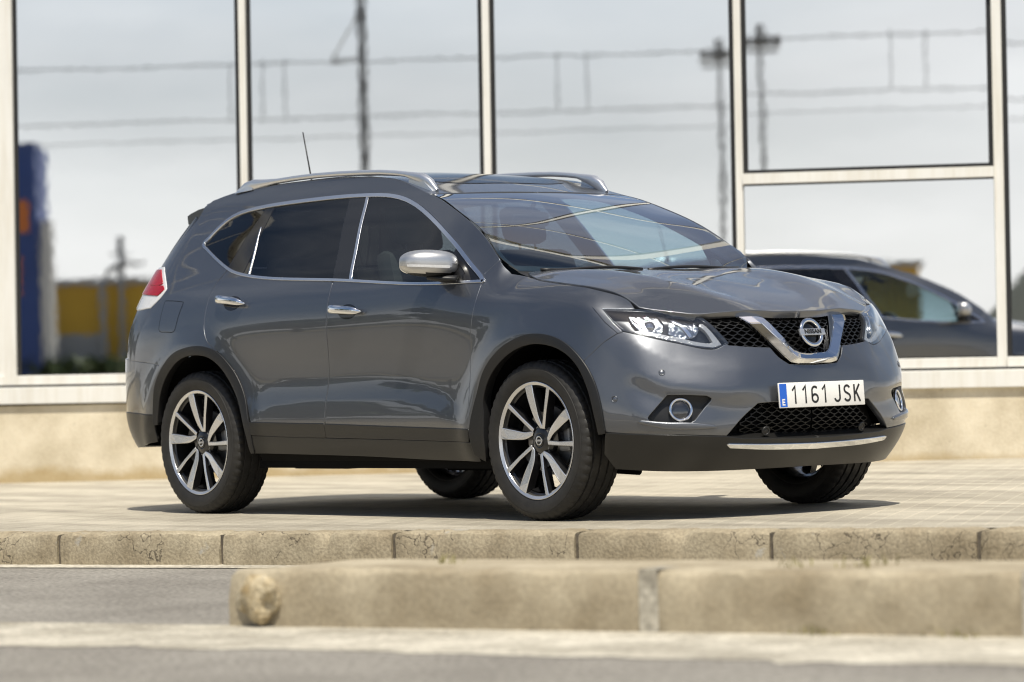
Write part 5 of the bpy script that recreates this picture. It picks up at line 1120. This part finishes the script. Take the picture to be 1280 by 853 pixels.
# ---- inner shell, underbody, wheel wells, cabin ------------------------------------------------
D = HS.D[::6, ::4]; nu, nv, _ = D.shape; Nn = HS.N.reshape(HS.D.shape)[::6, ::4]; D2 = D-Nn*.055
V = D2.reshape(-1, 3); F = []
for i in range(nu-1):
    for j in range(nv-1):
        f = (i*nv+j, (i+1)*nv+j, (i+1)*nv+j+1, i*nv+j+1); c = V[list(f)].mean(0)
        if c[2] > 1.06+.0*c[0] or c[2] > (.90 if c[0] > 1.1 else 1.06) or c[2] < .27: continue
        if min(np.hypot(c[0]-1.3525, c[2]-.36), np.hypot(c[0]+1.3525, c[2]-.36)) < .47: continue
        if c[0] > 1.75 or c[0] < -2.0 or (c[0] < -1.6 and c[2] < .55): continue
        F.append(f)
pair('inner_shell', ([v for v in V], F), 'dark', car)
ub = Mesh(); ub.box((-.95,-.80,.23), (.95,.80,.27)).box((.9,-.56,.215), (2.0,.56,.26)).box((-2.0,-.60,.36), (-.9,.60,.42)).box((-.3,-.12,.19), (.5,.12,.24)).box((-1.0,-.55,.215), (-.55,-.2,.26)).box((-.85,.1,.20), (-.3,.6,.25), .01)
ub.tube([(1.3525,-.68,.34),(1.3525,.68,.34)], .035, 10).tube([(-1.3525,-.68,.33),(-1.3525,.68,.33)], .045, 10).tube([(-1.3,.35,.25),(-.4,.15,.235)], .035, 8).tube([(1.6,-.5,.22),(1.35,-.62,.24)], .03, 8)
ub.build('underbody', M['dark'], car)
for cx in (1.3525, -1.3525):
    ms = Mesh(); n_ = 28; ys = [-.875, -.62]
    for i in range(n_+1):
        t = R(-88+176*i/n_); 
        for y in ys: ms.V.append((cx+.445*math.sin(t)*(1 if cx > 0 else 1), y, .36+.445*math.cos(t)))
    for i in range(n_): ms.F.append((2*i, 2*i+1, 2*i+3, 2*i+2))
    ms.V.append((cx, -.62, .36)); c0 = len(ms.V)-1
    for i in range(n_): ms.F.append((2*i+1, c0, 2*i+3))
    pair('wheel_liner', ([np.array(v) for v in ms.V], ms.F), 'dark', car)
bx = Mesh(); bx.box((.55,-.66,.95), (.98,.66,1.06), .04).box((.42,-.62,.85), (.62,.62,1.05), .05).box((.42,.24,1.02), (.66,.52,1.10), .03); bx.build('dashboard', M['cabin'], car)
bk = Mesh().box((1.12,-.62,.70), (1.80,.62,.88)).box((1.05,-.66,.5), (1.12,.66,1.08)); bk.build('engine_bay', M['dark'], car)
def seat(name, y, x, w):
    o = Mesh(); o.box((x-.02,y-w,.56), (x+.50,y+w,.72), .05)
    V = []; 
    m = Mesh().box((-.07,-w,0), (.07,w,.62), .05); o.add([(x-.02+v[0]-.32*v[2]*.9, y+v[1]*(1-.25*max(0, v[2]-.3)), .66+v[2]) for v in m.V], m.F)
    h = o.build(name, M['cloth'], car, True, 40)
    m = Mesh().box((-.05,-.125,0), (.05,.125,.19), .045); Mesh().add([(x-.235+v[0]-.25*v[2], y+v[1], 1.31+v[2]) for v in m.V], m.F).tube([(x-.215,y-.05,1.24),(x-.235,y-.05,1.34)], .007, 6).tube([(x-.215,y+.05,1.24),(x-.235,y+.05,1.34)], .007, 6).build('headrest', M['cloth'], h, True, 40)
    return h
seat('front_seat', -.36, .02, .25); seat('front_seat', .36, .02, .25)
seat('rear_seat', -.38, -.86, .27); seat('rear_seat', .38, -.86, .27); 
stw = Mesh(); n_, m_ = 36, 8
for i in range(n_):
    t = 2*math.pi*i/n_; c0 = np.array([.36, .37, 1.02]); e1 = np.array([0, 1, 0]); e2 = np.array([-.42, 0, .907]); d = e1*math.cos(t)+e2*math.sin(t); nn = np.cross(e1, e2)
    for j in range(m_): s_ = 2*math.pi*j/m_; stw.V.append(c0+d*(.18+.015*math.cos(s_))+nn*.015*math.sin(s_))
for i in range(n_):
    for j in range(m_): stw.F.append((i*m_+j, ((i+1)%n_)*m_+j, ((i+1)%n_)*m_+(j+1)%m_, i*m_+(j+1)%m_))
stw.box((.36,.33,.98), (.40,.41,1.06), .02); stw.box((.37,.20,1.0), (.385,.54,1.03), .005); stw.build('steering_wheel', M['cabin'], car, True, 50)
Mesh().box((.24,-.115,1.375), (.275,.115,1.445), .015).tube([(.26,0,1.44),(.30,0,1.49)], .012, 6).build('rear_view_mirror', M['cabin'], car, True, 40)
Mesh().box((-1.55,-.50,1.565), (-.05,.50,1.58), .01).build('headlining', M['cabin'], car)
